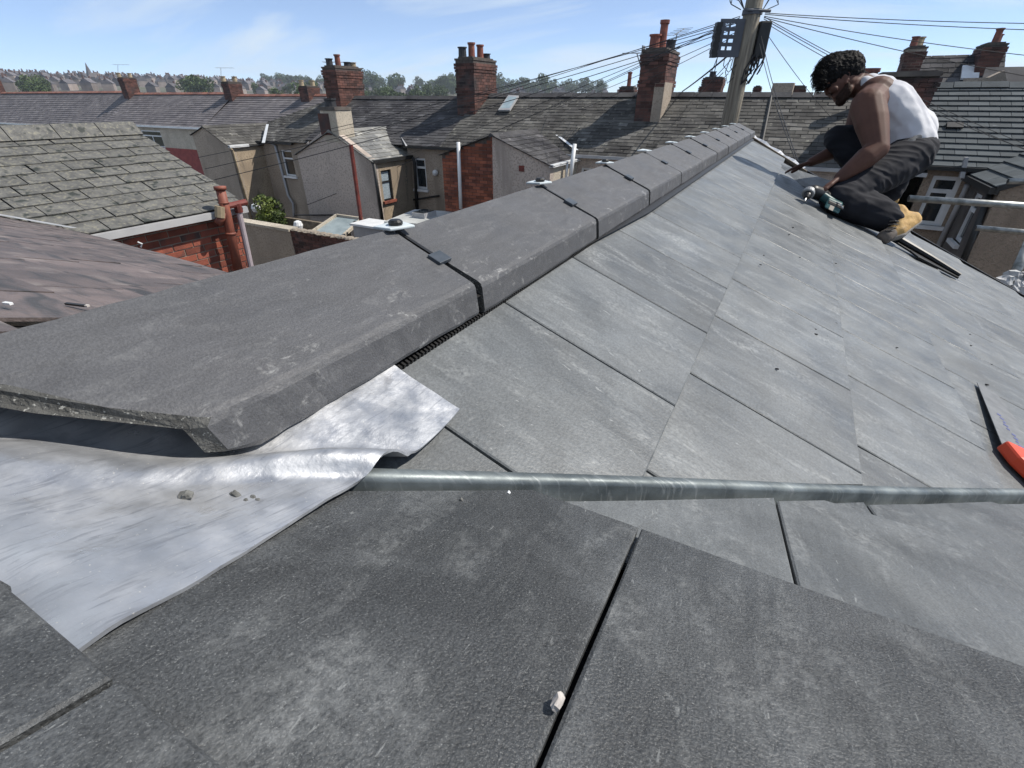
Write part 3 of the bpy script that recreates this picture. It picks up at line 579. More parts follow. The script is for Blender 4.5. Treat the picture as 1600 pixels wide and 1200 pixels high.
for (xa, ya), (xb, yb) in zip(edge, edge[1:]):
    A, B = P1(xa, ya + .015, .004), P1(xb, yb + .015, .004); d_ = Vector((0, .03, 0)); z_ = Vector((0, 0, -.16)); vb.add([A, B, B + d_, A + d_, A + z_, B + z_, B + d_ + z_, A + d_ + z_], [(0, 1, 2, 3), (0, 4, 5, 1), (3, 2, 6, 7), (0, 3, 7, 4), (1, 5, 6, 2)])
vb.build('verge_trim', 'black_plastic', house)
# ================================================================== lead sheet over the junction
ls = thing('lead_sheet', (0.2, 0.15, -0.1), 'loose bright lead sheet draped over the valley under the ridge end', 'lead sheet')
lm = MB(); NX, NY = 70, 64
def roofz(x, y):
    z1 = -T * abs(x); z2 = -T * (y - Y0); k = 0.012; d = z1 - z2
    m_ = max(z1, z2) + 0.25 * k * max(0, 1 - abs(d) / k) ** 2
    return m_ - OFF
for j in range(NY + 1):
    y = 0.004 + (0.377 - 0.004) * j / NY
    xm = 0.2785 - 0.034 * min(1, (y - .004) / 0.215) if y < .22 else 0.2445 + 0.004 * math.sin((y - .22) * 20)
    for i in range(NX + 1):
        x = -0.16 + (xm + 0.16) * i / NX
        d = (x - (y - Y0)) / math.sqrt(2)
        z = roofz(x, y) + 0.005 + 0.010 * (1 - sm(0.05, 0.13, x)) * sm(.02, .06, y) + 0.010 * sm(0.0, 0.22, y - min(0, x) + (0.12 if x < .10 else 0.12 * max(0, 1 - (x - .10) / .06))) + (0.007 + 0.016 * sm(0.12, 0.22, x)) * math.exp(-(abs(d - 0.022 + 0.013 * sm(.10, .22, x)) / (0.022 - 0.007 * sm(.05, .22, x))) ** 2.6) + 0.003 * noise.noise(Vector((x * 13, y * 13, 2))) + 0.0012 * noise.noise(Vector((x * 45, y * 38, 5)))
        if y < .03: z -= 0.007 * (0.03 - y) / 0.03
        if y > .28 and x > .18: z += 0.0045 * ((x - .18) / .065)
        lm.v.append((x, y, z))
for j in range(NY):
    for i in range(NX): a = j * (NX + 1) + i; lm.f.append((a, a + 1, a + NX + 2, a + NX + 1)); lm.t.append(None)
lo = lm.build('sheet', 'lead', ls, smooth=True); so = lo.modifiers.new('thick', 'SOLIDIFY'); so.thickness = 0.0026; so.offset = 0; es = lo.modifiers.new('edge', 'EDGE_SPLIT'); es.split_angle = R(40)
def leadz(px, py):
    best = min(lm.v, key=lambda v: (ray(px, py).normalized().cross(Vector(v) - CAM)).length); return Vector(best)
for i, (px, py, r, la) in enumerate([(293, 781, .0042, 'largest grey mortar crumb on the lead sheet, below the ridge end'), (369, 777, .0030, None), (384, 780, .0017, None), (394, 782, .0020, None), (408, 781, .0016, None)]):
    b = MB(); p = leadz(px, py); b.blob(p + Vector((0, 0, r * .6)), (r * 1.5, r, r * .8), i + 2, 0.5, 10)
    tag(b.build('mortar_crumb', 'crumb', loc=p), la or 'small grey mortar crumb in the row on the lead sheet', 'debris', 'mortar crumbs on the lead sheet')
for px, py, r, m_, la in [(795, 771, .0028, 'white_upvc', 'tiny white chip beside the valley roll'), (721, 781, .0022, 'crumb', 'tiny dark stone on the near slate left of the white chip'), (872, 1096, .0034, 'pale_crumb', 'pale mortar chip stuck in the joint between two near slates')]:
    b = MB(); p = onS2(px, py, .011); b.blob(p, (r * .8, r * 1.7 if r > .003 else r, r), 3, .4, 10); tag(b.build('chip', m_, loc=p), la, 'debris')
# ================================================================== hand saw on the slates
A = onS1(1526, 598, .012); Bq = onS1(1566, 698, .022); 
sawdir = (Bq - A).normalized(); nrm = Vector((s_, 0, c_)); across = nrm.cross(sawdir).normalized(); across = across if across.x > 0 else -across
saw = thing('hand_saw', A, 'hand saw with orange handle lying on the slates at the right edge', 'saw')
bl = MB(); Ls = (Bq - A).length
bl.prism([A, A + across * 0.055 - sawdir * .0, Bq + across * .135 + sawdir * .02, Bq], nrm * 0.0016); bd = bl.build('blade', 'saw_steel', saw)
pr = MB(); rg2 = random.Random(3)
for k in range(9):
    c0 = A + sawdir * (Ls * (.45 + .045 * k)) + across * (.026 + .0025 * k + rg2.uniform(-.004, .004)) + nrm * .0022; l_ = rg2.uniform(.006, .013)
    pr.add([c0, c0 + across * l_, c0 + across * (l_ - .002) + sawdir * .0085, c0 + sawdir * .0085 - across * .002], [(0, 1, 2, 3)])
pr.build('blade_print', 'saw_print', bd)
hd = MB(); o_ = [(-.004, -.008), (.03, -.024), (.15, -.020), (.16, .08), (.125, .11), (.085, .105), (.05, .085), (.015, .045)]
hd.prism([Bq + across * a + sawdir * b - nrm * .012 for a, b in o_], nrm * .028); hh = hd.build('handle', 'orange_plastic', saw, bevel=.006)
gp = MB(); gp.prism([Bq + across * a + sawdir * b + nrm * .0165 for a, b in [(.06, .02), (.12, .02), (.12, .06), (.085, .065)]], nrm * .0012); gp.build('grip_hole', 'black_plastic', hh)
# ================================================================== black trim strip beside the boot
tr = MB(); a, b = onS1(1400, 380, .02), onS1(1495, 434, .012); dr = (b - a).normalized(); sd2 = nrm.cross(dr).normalized(); sd2 = sd2 if sd2.y < 0 else -sd2
strip = thing('trim_strip', a, 'black folded plastic trim strip lying on the slates beside the tan boot', 'trim')
L_ = (b - a).length
tr.prism([a - dr * .08 + nrm * .0, a + dr * L_ * .2 + sd2 * .05, a + dr * L_ * .33 + sd2 * .105, b + sd2 * .03, b], nrm * .010); tr.build('flat_flange', 'black_plastic', strip, bevel=.002)
tr = MB(); tr.tube([a - dr * .10 + nrm * .022, a + dr * L_ * .5 + nrm * .02, b + nrm * .016], 0.020, 8, r2=.012); tr.build('rolled_edge', 'black_plastic', strip)
for i in range(16):
    x = rng.uniform(.5, 1.25); y = rng.uniform(x + .3, 2.4); r = rng.uniform(.0016, .0034)
    p = P1(x, y, .009 + r * .3); b = MB(); b.blob(p, (r * 1.5, r, r * .6), i, .6, 8); tag(b.build('slate_chip', 'underlay', loc=p), 'small black chip scattered on the new slates', 'debris', 'black chips on the new slates')
# ================================================================== neighbour's purple slates (same roof, further left)
nb = thing('neighbouring_house', (-3, 0, GZ), 'old brick house on the left with purple slates and lichen covered wing', 'house')
pp = MB(); pe = [(-0.62, 0.2), (-0.62, -3), (-9, -3), (-6.35, 1.13), (-5.5, 1.98), (-4.46, 1.94), (-2.2, 1.60), (-1.7, 1.52)]
pp.add([P2(x, y, -.012) for x, y in pe], [tuple(range(len(pe)))]); pd = pp.build('purple_slope', 'underlay', nb)
F2p = Frame((0, Y0, -OFF), (1, 0, 0), (0, c_, -s_)); g = .205
rows = []
for i in range(11):
    v1 = (1.93 - Y0) * X2V - i * g; rows.append((v1 - g, v1, (.15 if i % 2 else 0), -7.5, -0.6, [(1, c_, -0.05), 0, 0]))
# eave line through (-4.46,1.93) and (-2.2,1.60): y <= 1.60 - 0.146*(x+2.2);  valley line y <= x + 7.48
for r_ in rows: r_[5][1] = (0.146, c_, 1.60 - Y0 - 0.146 * 2.2); r_[5][2] = (-1, c_, 7.44 - Y0)
lay(F2p, rows, .30, 'slate', 'purple_slate', pd, gap=.006, th=.007, lift=.009, over=.05, ljit=.0025)
eg = MB()
for (xa, ya), (xb, yb) in zip(pe[4:], pe[5:]): eg.prism([P2(xa, ya - .01, .004), P2(xb, yb - .01, .004), P2(xb, yb + .03, -.03), P2(xa, ya + .03, -.03)], (0, 0, -.05))
eg.build('eaves_edge', 'black_iron', nb)
vl = MB(); vl.add([P2(-5.36, 2.12, .03), P2(-5.22, 2.02, .022), P2(-6.6, .66, .022), P2(-6.74, .76, .03)], [(0, 1, 2, 3)]); vl.build('valley_lead', 'old_lead', nb)
# loose bits on the purple slates
for px, py, l_ in [(118, 476, 1), (12, 474, 0)]:
    p = onS2(px, py, .016); b = MB(); b.box(p, (.05 if l_ else .018, .006, .004), Matrix.Rotation(.25, 3, 'Z')); o = b.build('batten_offcut' if l_ else 'plaster_chip', 'black_iron' if l_ else 'white_upvc', loc=p)
    tag(o, 'short dark batten offcut with pale end on the purple slates' if l_ else 'white chip on the purple slates at the left edge', 'offcut' if l_ else 'debris')
    if l_: q = MB(); q.box(p + Vector((.028, .008, 0)), (.007, .006, .004), Matrix.Rotation(.25, 3, 'Z')); q.build('cut_end', 'pale_crumb', o)
# --- the wing: brick wall, slated slope facing us
NXE, NXR, NY1 = -5.38, -7.22, 3.86; NZE = -0.93; NZR = NZE + T * (NXE - NXR)
FN = Frame((NXR, 0, NZR), (0, 1, 0), (c_, 0, -s_)); ln = (NXE + .06 - NXR) / c_
dkn = MB(); dkn.add([FN.P(-1, 0, -.01), FN.P(NY1, 0, -.01), FN.P(NY1, ln, -.01), FN.P(1.9, ln, -.01)], [(0, 1, 2, 3)])
dkn.add([(NXR, -1, NZR - .01), (NXR, NY1, NZR - .01), (NXR - 1.9, NY1, NZR - .8), (NXR - 1.9, -1, NZR - .8)], [(0, 1, 2, 3)])
wing = dkn.build('wing_roof', 'underlay', nb)
nrows = []
for i in range(10):
    v1 = ln - i * .196; nrows.append((max(v1 - .196, .0), v1, (.0 if i % 2 else .16), -1, NY1, [(1, 0, NY1 + rng.uniform(-.02, .03)), 0]))
# valley side: keep y >= main-roof line  y = x + 7.5  (x = NXR + v*c)
for r_ in nrows: r_[5][1] = (-1, c_, -(NXR + 7.50) + 0.02)
lay(FN, nrows, .315, 'slate', 'lichen_slate', wing, gap=.010, th=.010, lift=.016, over=.05, jit=.006, wj=.012, ljit=.004)
rd = MB(); rq = MB(); rq.prism([(-.19, 0, -.06), (-.04, 0, .08), (.04, 0, .08), (.19, 0, -.06), (.15, 0, -.08), (0, 0, .0), (-.15, 0, -.08)], (0, .44, 0)); rme = rq.mesh('ridge_tile', 'lichen_slate')
for k in range(10):
    o = bpy.data.objects.new('ridge_tile', rme); o.location = Vector((NXR, NY1 - .45 * (k + 1), NZR + .01)) - WL[nb.name]; COL.objects.link(o); o.parent = nb
gw = MB(); gw.prism([(NXE - .05, 3.80, GZ), (NXE - .05, 3.80, NZE - .04), (NXR, 3.80, NZR - .03), (NXR - 1.8, 3.80, NZR - .76), (NXR - 1.8, 3.80, GZ)], (0, -6, 0)); gw.build('mortar_bed', 'mortar', nb)
bricks('brick', 'brick', nb, (NXE - .05, 1.9, -2.34), (0, 1, 0), (1, 0, 0), 1.9, 1.36, joined=False, proud=.008, g=.013)
# gutter, pale fascia
gt = MB(); gt.prism([(NXE - .02, 2.0, NZE - .03), (NXE + .115, 2.0, NZE - .035), (NXE + .12, 2.0, NZE - .10), (NXE - .02, 2.0, NZE - .13)], (0, 1.84, 0)); gt.build('gutter', 'grey_upvc', nb)
sp = MB(); xs = NXE + .17
t0 = atX(343, 291, xs); t1 = atX(354, 335, xs); t2 = atX(373, 425, xs)
sp.tube([t0, t0 + (t1 - t0) * .12], .066, 12); sp.tube([t0 + (t1 - t0) * .10, t1, t2], .052, 12); sp.tube([t0 + (t1 - t0) * .55, t0 + (t1 - t0) * .60], .060, 12); sp.tube([t1 + (t2 - t1) * .30, t1 + (t2 - t1) * .34], .060, 12)
sp.tube([t1 + Vector((0, 0, .03)), t1 + Vector((-.02, -.13, -.09))], .045, 10); sp.build('soil_pipe', 'terracotta', nb, smooth=True)
q = MB(); q.tube([t1 + Vector((0, -.05, .10)), t1 + Vector((-.01, -.08, -.02))], .055, 10); q.build('pipe_branch', 'buff_pot', nb)
dp = MB(); a0 = atX(372, 325, xs); a1 = atX(394, 425, xs); dp.tube([a0, a1], .033, 10); dp.build('downpipe', 'mauve_pipe', nb)
dp = MB(); dp.tube([a0 + Vector((0, -.12, .04)), a0 + Vector((0, .12, .05))], .035, 8); dp.tube([a0 + Vector((0, 0, .05)), a0 + Vector((0, 0, -.05))], .045, 8); dp.build('gutter_outlet', 'rust_red', nb)
cb_ = MB(); cb_.tube([atX(215, 378, xs - .08), atX(222, 381, xs - .06), atX(220, 386, xs - .08)], .008, 6); cb_.build('cable_end', 'white_upvc', nb)
# ================================================================== terrace across the back lane
WY, EY, RY = 12.70, 12.56, 14.90
def stack(parent, x, y, w, d, z0, z1, pots, m='chimney_brick', corb=2, name='chimney', band=None, cap='soot_mortar', bed='soot_mortar'):
    """brick chimney with corbelled head and pots; pots = [(dx, dy, height, radius, material)]"""
    mb = MB(); mb.bb((x - w / 2, y - d / 2, z0), (x + w / 2, y + d / 2, z1)); c = mb.build(name, bed, parent)
    H_ = z1 - z0
    br = MB()
    for (o, u, n, W) in (((x - w / 2, y - d / 2, z0), (1, 0, 0), (0, -1, 0), w), ((x + w / 2, y - d / 2, z0), (0, 1, 0), (1, 0, 0), d), ((x - w / 2, y + d / 2, z0), (0, -1, 0), (-1, 0, 0), d)):
        o = Vector(o); u = Vector(u); n = Vector(n); rot = Matrix((u, n, Vector((0, 0, 1)))).transposed(); j = 0
        while (j + 1) * .076 <= H_:
            e = 0.0
            f = j * .076 / H_
            if H_ - j * .076 < .076 * 3.2: e = .035
            elif H_ - j * .076 < .076 * 4.2: e = .018
            if band and abs(f - band) < .035: e = .025
            t = -.113 * (j % 2) - e
            while t < W + e - .02:
                a, b = max(-e, t), min(W + e, t + .215); t += .226
                if b - a > .03: br.box(o + u * (a + b) / 2 + Vector((0, 0, j * .076 + .038)) + n * (e / 2 - .004), (b - a, e + .024, .066), rot, rng.uniform(.55, 1.45))
            j += 1
    br.build('brickwork', m, c, kind='stuff')
    cp = MB(); cp.bb((x - w / 2 - .02, y - d / 2 - .02, z1), (x + w / 2 + .02, y + d / 2 + .02, z1 + .05)); cp.bb((x - w / 2 + .06, y - d / 2 + .06, z1 + .05), (x + w / 2 - .06, y + d / 2 - .06, z1 + .09)); cp.build('cap', cap, c)
    for dx_, dy_, h, r, pm in pots:
        p = MB(); r *= 1.15; h *= .85; p.lathe((x + dx_, y + dy_, z1 + .08), [(r * .92, 0), (r * .86, h * .1), (r * .80, h * .85), (r, h * .88), (r, h), (r * .75, h), (r * .7, h * .7)], 12); p.build('chimney_pot', pm, c, smooth=False)
    return c
def aerial(parent, base, top, m='aluminium', dirv=Vector((.8, .6, 0)), n=6, L=.7, el=.32):
    mb = MB(); base = Vector(base); top = Vector(top); mb.tube([base, top], .014, 6); d = dirv.normalized(); s = d.cross(Vector((0, 0, 1)))
    mb.tube([top - d * L * .3, top + d * L * .7], .010, 5)
    for k in range(n): p = top - d * L * .25 + d * L * k / (n - 1) * .95; mb.tube([p - s * el * (1 - .06 * k), p + s * el * (1 - .06 * k)], .006, 4)
    mb.box(top - d * L * .3, (.02, .25, .3)) if n > 6 else None
    return mb.build('aerial', m, parent)
def gableroof(parent, xl, xp, xr, gy, my, zl, zp, zr, m, w=.26, g=.18, lead=True, tl=.25, left=True):
    """wing roof with ridge along Y from gable gy back to the main roof at my"""
    for side_, (xe, ze) in (('r', (xr, zr)), ('l', (xl, zl))):
        v = Vector((xe - xp, 0, ze - zp)); ln_ = v.length; F = Frame((xp, gy - .06, zp), (0, 1, 0), v)
        b = MB(); b.add([F.P(0, 0, -.012), F.P(my + 1.5 - gy, 0, -.012), F.P(my - gy, ln_ + .08, -.012), F.P(0, ln_ + .08, -.012)], [(0, 1, 2, 3)]); dk_ = b.build('wing_deck', 'underlay', parent)
        lay(F, rows_for(0, ln_ + .10, g, w, 0, my + 2 - gy), w, 'wing_slates', m, parent, gap=.008, th=.008, lift=.014, over=.03, joined=True, tl=tl, jit=.008, wj=.01, poly=[(0, 0), (my + 1.6 - gy, 0), (my - gy - .0, ln_ + .10), (0, ln_ + .10)])
    r = MB(); r.prism([(xp - .12, gy - .06, zp - .035), (xp, gy - .06, zp + .04), (xp + .12, gy - .06, zp - .035)], (0, my + 1.5 - gy, 0)); r.build('wing_ridge', m, parent)
def gutterx(parent, x0, x1, y, z, m='black_iron'):
    b = MB(); b.bb((x0, y - .06, z - .07), (x1, y + .05, z)); b.build('gutter', m, parent)
def pipe(parent, pts, r, m, name='downpipe'): b = MB(); b.tube(pts, r, 9); return b.build(name, m, parent, smooth=True)
def mainroof(parent, poly_px, x0, x1, m, ze, zr, w=.25, g=.14, tl=.28, ridge='old_slate_dark', polyuv=None, objects=False, om=None, gap=.008):
    F = Frame((0, RY, zr), (1, 0, 0), (0, EY - RY, ze - zr)); ln_ = math.hypot(RY - EY, zr - ze)
    poly = polyuv or [(x0, 0), (x1, 0), (x1, ln_), (x0, ln_)]
    b = MB(); b.add([F.P(u, v, -.014) for u, v in poly], [tuple(range(len(poly)))]); b.add([(x0 if not polyuv else x0 + 3.3, RY, zr - .014), (x1, RY, zr - .014), (x1, RY + 2.6, ze), (x0 if not polyuv else x0 + 3.3, RY + 2.6, ze)], [(0, 1, 2, 3)]); dk_ = b.build('roof', 'underlay', parent)
    rr = rows_for(0.02, ln_, g, w, x0, x1)
    if objects: lay(F, rr, w, 'tile', om or m, dk_, gap=gap, th=.02, lift=.03, over=.02, poly=poly)
    else: lay(F, rr, w, 'slate_courses', m, dk_, gap=gap, th=.007, lift=.012, over=.025, joined=True, tl=tl, poly=poly, jit=.012, wj=.014, ljit=.004)
    xa = min(p[0] for p in poly if p[1] < .02); q = MB(); q.prism([(-.0, -.15, -.055), (0, 0, .05), (0, .15, -.055)], (.44, 0, 0)); rm_ = q.mesh('ridge_tile', ridge)
    for k in range(int((x1 - xa) / .45)):
        o = bpy.data.objects.new('ridge_tile', rm_); o.location = Vector((xa + .45 * k, RY, zr + .02 + rng.uniform(-.008, .008))) - WL[dk_.name] ; COL.objects.link(o); o.parent = dk_
    return F, ln_
ZE, ZR1, ZR2 = -1.03, 0.20, 0.27
XP = [atY(546, 153, RY).x, atY(750, 153, RY).x, atY(1030, 155, RY).x, atY(1442, 150, RY).x]
def lz(px, py, y): return atY(px, py, y)
# ---- house at the left end (O1)
h1 = thing('terraced_house', (-17, WY, GZ), 'leftmost house of the back terrace, with tan side wall and small white window', 'house', 'back terrace houses')
F = Frame((0, RY, ZR1), (1, 0, 0), (0, EY - RY, -1.13 - ZR1)); nrmF = F.n
pts = [plane(px, py, nrmF, nrmF.dot(F.o)) for px, py in [(527, 152), (417, 191), (411, 223)]]
xr_ = XP[0]; ln1 = math.hypot(RY - EY, ZR1 + 1.13)
mainroof(h1, None, F.uv(pts[1])[0], xr_, 'old_slate', -1.13, ZR1, polyuv=[(xr_, 0), F.uv(pts[0]), F.uv(pts[1]), (F.uv(pts[2])[0], ln1), (xr_, ln1)])
xw = lz(425, 222, WY).x
xw2 = xw; xw = xw - 1.1
win1 = (lz(447, 275, WY).x - xw, lz(463, 275, WY).x - xw, lz(455, 275, WY).z - GZ, lz(452, 235, WY).z - GZ)
wall('rear_wall', 'render_grey', h1, (xw, WY, GZ), (1, 0, 0), xr_ - xw, -1.15 - GZ, [win1], n=(0, -1, 0)); window(h1, (xw, WY, GZ), (1, 0, 0), (0, -1, 0), win1, bars=('t', .68))
gutterx(h1, xw, xr_ - .7, EY + .02, -1.14)
g1 = 11.4; pk, pL, pR = lz(318, 198, g1), lz(300, 210, g1), lz(358, 228, g1)
gableroof(h1, pL.x, pk.x, pR.x, g1, WY, pL.z, pk.z, pR.z, 'old_slate', left=False)
b = MB(); b.prism([(pL.x, g1, GZ), (pL.x, g1, pL.z), (pk.x, g1, pk.z - .01), (pR.x, g1, pR.z), (pR.x, g1, GZ)], (0, .2, 0)); b.build('gable_wall', 'render_grey', h1)
b = MB(); b.bb((pR.x - .2, g1 + .2, GZ), (pR.x - .003, WY + .01, pR.z - .02)); b.build('side_wall', 'render_tan', h1)
b = MB(); b.bb((pR.x - .02, g1 - .04, pR.z - .06), (pR.x + .09, g1 + .7, pR.z + .02)); b.build('gutter', 'white_upvc', h1); b = MB(); b.bb((pR.x - .02, g1 + .7, pR.z - .07), (pR.x + .08, WY, pR.z + .0)); b.build('gutter', 'black_iron', h1)
b = MB(); b.add([plane(*q, nrmF, nrmF.dot(F.o) + .02) for q in [(416, 194), (420, 194), (414, 223), (409, 223)]], [(0, 1, 2, 3)]); b.build('valley_lead', 'white_upvc', h1)
pipe(h1, [atX(360, 231, pR.x + .05), atX(364, 236, pR.x + .04), atX(395, 348, pR.x + .04)], .035, 'buff_pot')
pipe(h1, [lz(420, 222, WY - .06), lz(430, 228, WY - .06), lz(450, 305, WY - .06), lz(458, 318, WY - .1), lz(460, 345, WY - .1)], .045, 'grey_upvc')
c1 = stack(h1, XP[0] - .05, RY - .1, .62, 1.25, ZR1 - 1.0, lz(545, 108, RY).z, [(-.15, -.4, .25, .12, 'black_pot'), (.0, -.15, .40, .10, 'terracotta_old'), (.08, .2, .16, .12, 'black_pot'), (.1, .45, .16, .12, 'buff_pot')], band=.72)
aerial(h1, lz(520, 150, RY - .3), lz(514, 97, RY - .3))
# ---- second house (O2)
h2 = thing('terraced_house', (-11.4, WY, GZ), 'back terrace house with large grey gable, cream chimney and pale slate wing', 'house', 'back terrace houses')
xa, xb = XP[0], XP[1]
mainroof(h2, None, xa, xb, 'old_slate_dark', ZE, ZR1)
wx = lz(640, 270, WY).x
win2 = (lz(650, 294, WY).x - wx, lz(668, 296, WY).x - wx, lz(655, 295, WY).z - GZ, lz(655, 247, WY).z - GZ)
wall('rear_wall', 'render_grey', h2, (wx, WY, GZ), (1, 0, 0), xb - wx + .8, ZE - GZ, [win2], n=(0, -1, 0)); window(h2, (wx, WY, GZ), (1, 0, 0), (0, -1, 0), win2, bars=('t', .70), fw=.06)
wall('rear_wall', 'render_grey', h2, (xa, WY, GZ), (1, 0, 0), 1.2, ZE - GZ, n=(0, -1, 0))
gutterx(h2, wx, xb + .6, EY, ZE)
g2 = 11.0; pk, pL, pR = lz(515, 205, g2), lz(464, 240, g2), lz(581, 251, g2)
gableroof(h2, pL.x, pk.x, pR.x, g2, WY, pL.z, pk.z, pR.z, 'old_slate_pale', g=.20, w=.28)
b = MB(); b.prism([(pL.x, g2, GZ), (pL.x, g2, pL.z), (pk.x - .3, g2, pk.z - .01), (pk.x + .2, g2, pk.z - .01), (pR.x, g2, pR.z), (pR.x, g2, GZ)], (0, .2, 0)); b.build('gable_wall', 'pebble_dash', h2)
hw = (atX(601, 316, pR.x).y - g2, atX(616, 313, pR.x).y - g2, atX(607, 313, pR.x).z - GZ, atX(600, 266, pR.x).z - GZ)
wall('side_wall', 'render_tan', h2, (pR.x - .002, g2 + .2, GZ), (0, 1, 0), WY - g2 - .2, pR.z - .02 - GZ, [(hw[0] - .2, hw[1] - .2, hw[2], hw[3])], n=(1, 0, 0))
window(h2, (pR.x - .002, g2 + .2, GZ), (0, 1, 0), (1, 0, 0), (hw[0] - .2, hw[1] - .2, hw[2], hw[3]), frame='black_iron', bars=('t', .62), sill='brick', pane='curtain', fw=.04)
b = MB(); b.bb((pR.x - .02, g2 - .02, pR.z - .08), (pR.x + .10, WY, pR.z + .01)); b.build('gutter', 'black_iron', h2)
pipe(h2, [atX(584, 256, pR.x + .06), atX(598, 345, pR.x + .06)], .045, 'black_iron'); pipe(h2, [lz(645, 246, WY - .07), lz(648, 255, WY - .07), lz(652, 335, WY - .07)], .05, 'black_iron')
b = MB(); b.tube([lz(598, 352, 11.6), lz(640, 313, WY - .06)], .03, 6); b.tube([lz(640, 313, WY - .06), lz(686, 306, WY - .06)], .03, 6); b.build('waste_pipe', 'black_iron', h2)
b = MB(); b.add([(pR.x + .06, WY - .1, ZE - .02), (pR.x + .1, WY - .3, ZE + .0), (pk.x + .2, WY + .9, pk.z + .06), (pk.x + .3, WY + 1.1, pk.z + .06)], [(0, 1, 2, 3)]); b.build('valley_lead', 'old_lead', h2)
cz = lz(515, 171, g2).z; ca, cbx = lz(497, 180, g2).x, lz(520, 180, g2).x
b = MB(); b.bb((ca + .08, g2 - .004, pk.z - .3), (cbx + .12, g2 + .62, cz - .02)); cO = b.build('wing_chimney', 'render_cream', h2, bevel=.03)
b = MB(); b.bb((ca + .06, g2 - .03, cz - .02), (cbx + .14, g2 + .60, cz + .06)); b.build('cap', 'render_dark', cO); b = MB(); b.lathe((ca + .3, g2 + .25, cz + .05), [(.16, 0), (.15, .16), (.17, .17), (.17, .22), (.1, .22)], 12); b.build('chimney_pot', 'black_pot', cO)
b = MB(); b.bb((ca + .0, g2 - .012, pk.z - .1), (ca + .42, g2 + .30, cz - .10)); b.build('brick_shoulder', 'chimney_brick', cO)
b = MB(); b.blob(lz(680, 270, WY - .08), .09, 1, .1, 12); b.build('wall_lamp', 'white_upvc', h2)
pipe(h2, [lz(460, 336, g2 - .05), lz(520, 336, g2 - .05)], .02, 'black_iron', 'ledge_pipe')
zt = lz(750, 97, RY).z
c2 = stack(h2, XP[1] + .05, RY - .25, .62, 1.30, ZR1 - 1.1, zt, [(-.18, -.45, .30, .12, 'black_pot'), (-.02, -.2, .44, .10, 'terracotta'), (.08, .12, .40, .10, 'terracotta'), (.1, .42, .16, .13, 'black_pot')], band=.62)
# ---- third house (O3)
h3 = thing('terraced_house', (-6, WY, GZ), 'back terrace house with rooflight and half brick, half rendered gable', 'house', 'back terrace houses')
xa, xb = XP[1], XP[2]
F3, l3 = mainroof(h3, None, xa, xb, 'old_slate', ZE, ZR2)
n3 = F3.n; d3 = n3.dot(F3.o)
q = [plane(px, py, n3, d3 + .05) for px, py in [(795, 151), (811, 152), (797, 174), (779, 174)]]
b = MB(); b.prism(q, n3 * .05); rl = b.build('rooflight', 'grey_upvc', h3); cq = sum(q, Vector()) / 4
b = MB(); b.add([cq + (p - cq) * .80 + n3 * .053 for p in q], [(0, 1, 2, 3)]); b.build('pane', 'pale_glass', rl)
win3 = (lz(908, 265, WY).x - xa, lz(935, 265, WY).x - xa, lz(915, 300, WY).z - GZ, lz(915, 262, WY).z - GZ)
wall('rear_wall', 'pebble_dash', h3, (xa + .8, WY, GZ), (1, 0, 0), xb - xa - .8, ZE - GZ - .01, [(win3[0] - .8, win3[1] - .8, win3[2], win3[3])], n=(0, -1, 0)); window(h3, (xa, WY, GZ), (1, 0, 0), (0, -1, 0), win3)
gutterx(h3, xa + 2.6, xb, EY, ZE, 'grey_upvc')
g3 = 11.0; pk, pL, pR = lz(769, 211, g3), lz(690, 241, g3), lz(860, 258, g3)
gableroof(h3, pL.x, pk.x, pR.x, g3, WY, pL.z, pk.z, pR.z, 'old_slate_dark', g=.19, w=.27, tl=.35)
b = MB(); b.prism([(pk.x, g3, GZ), (pk.x, g3, pk.z - .01), (pR.x, g3, pR.z), (pR.x, g3, GZ)], (0, .2, 0)); b.build('gable_wall', 'pebble_dash', h3)
b = MB(); b.prism([(pL.x, g3 + .02, GZ), (pL.x, g3 + .02, pL.z), (pk.x - .002, g3 + .02, pk.z - .01), (pk.x - .002, g3 + .02, GZ)], (0, .18, 0)); b.build('mortar_bed', 'soot_mortar', h3)
sl = (pk.z - pL.z) / (pk.x - pL.x)
bricks('brickwork', 'brick_tint', h3, (pL.x, g3 + .02, pL.z - 2.3), (1, 0, 0), (0, -1, 0), pk.x - pL.x - .004, 2.3 + pk.z - pL.z, proud=.012, test=lambda c: c.z < pL.z + sl * (c.x - pL.x) - .07, tl=.4)
b = MB(); b.bb((pR.x - .2, g3 + .2, GZ), (pR.x - .003, WY, pR.z - .03)); b.build('side_wall', 'render_cream', h3)
b = MB(); b.bb((pR.x - .02, g3 - .02, pR.z - .05), (pR.x + .09, WY, pR.z + .01)); b.build('gutter', 'white_upvc', h3)
b = MB(); b.bb((pk.x + .27, g3 - .012, lz(815, 266, g3).z - .06), (pk.x + .27 + .001, g3, lz(815, 266, g3).z)); 
vx = lz(815, 263, g3); b = MB(); b.bb((vx.x - .07, g3 - .012, vx.z - .07), (vx.x + .07, g3 + .01, vx.z + .06)); b.build('air_brick', 'rust_red', h3)
pipe(h3, [lz(716, 222, g3 - .10), lz(720, 326, g3 - .10)], .045, 'white_upvc', 'soil_pipe'); pipe(h3, [atX(898, 225, pR.x + .20), atX(890, 285, pR.x + .20)], .05, 'white_upvc', 'soil_pipe'); pipe(h3, [atX(886, 256, pR.x + .08), atX(884, 290, pR.x + .08)], .035, 'white_upvc')
b = MB(); b.add([(pk.x + .25, WY + .85, pk.z + .05), (pk.x + .34, WY + .85, pk.z + .05), (pR.x + .05, WY - .1, ZE + .10), (pR.x - .05, WY - .1, ZE + .10)], [(0, 1, 2, 3)]); b.build('valley_lead', 'white_upvc', h3)
c3z = lz(1035, 84, RY - .4).z
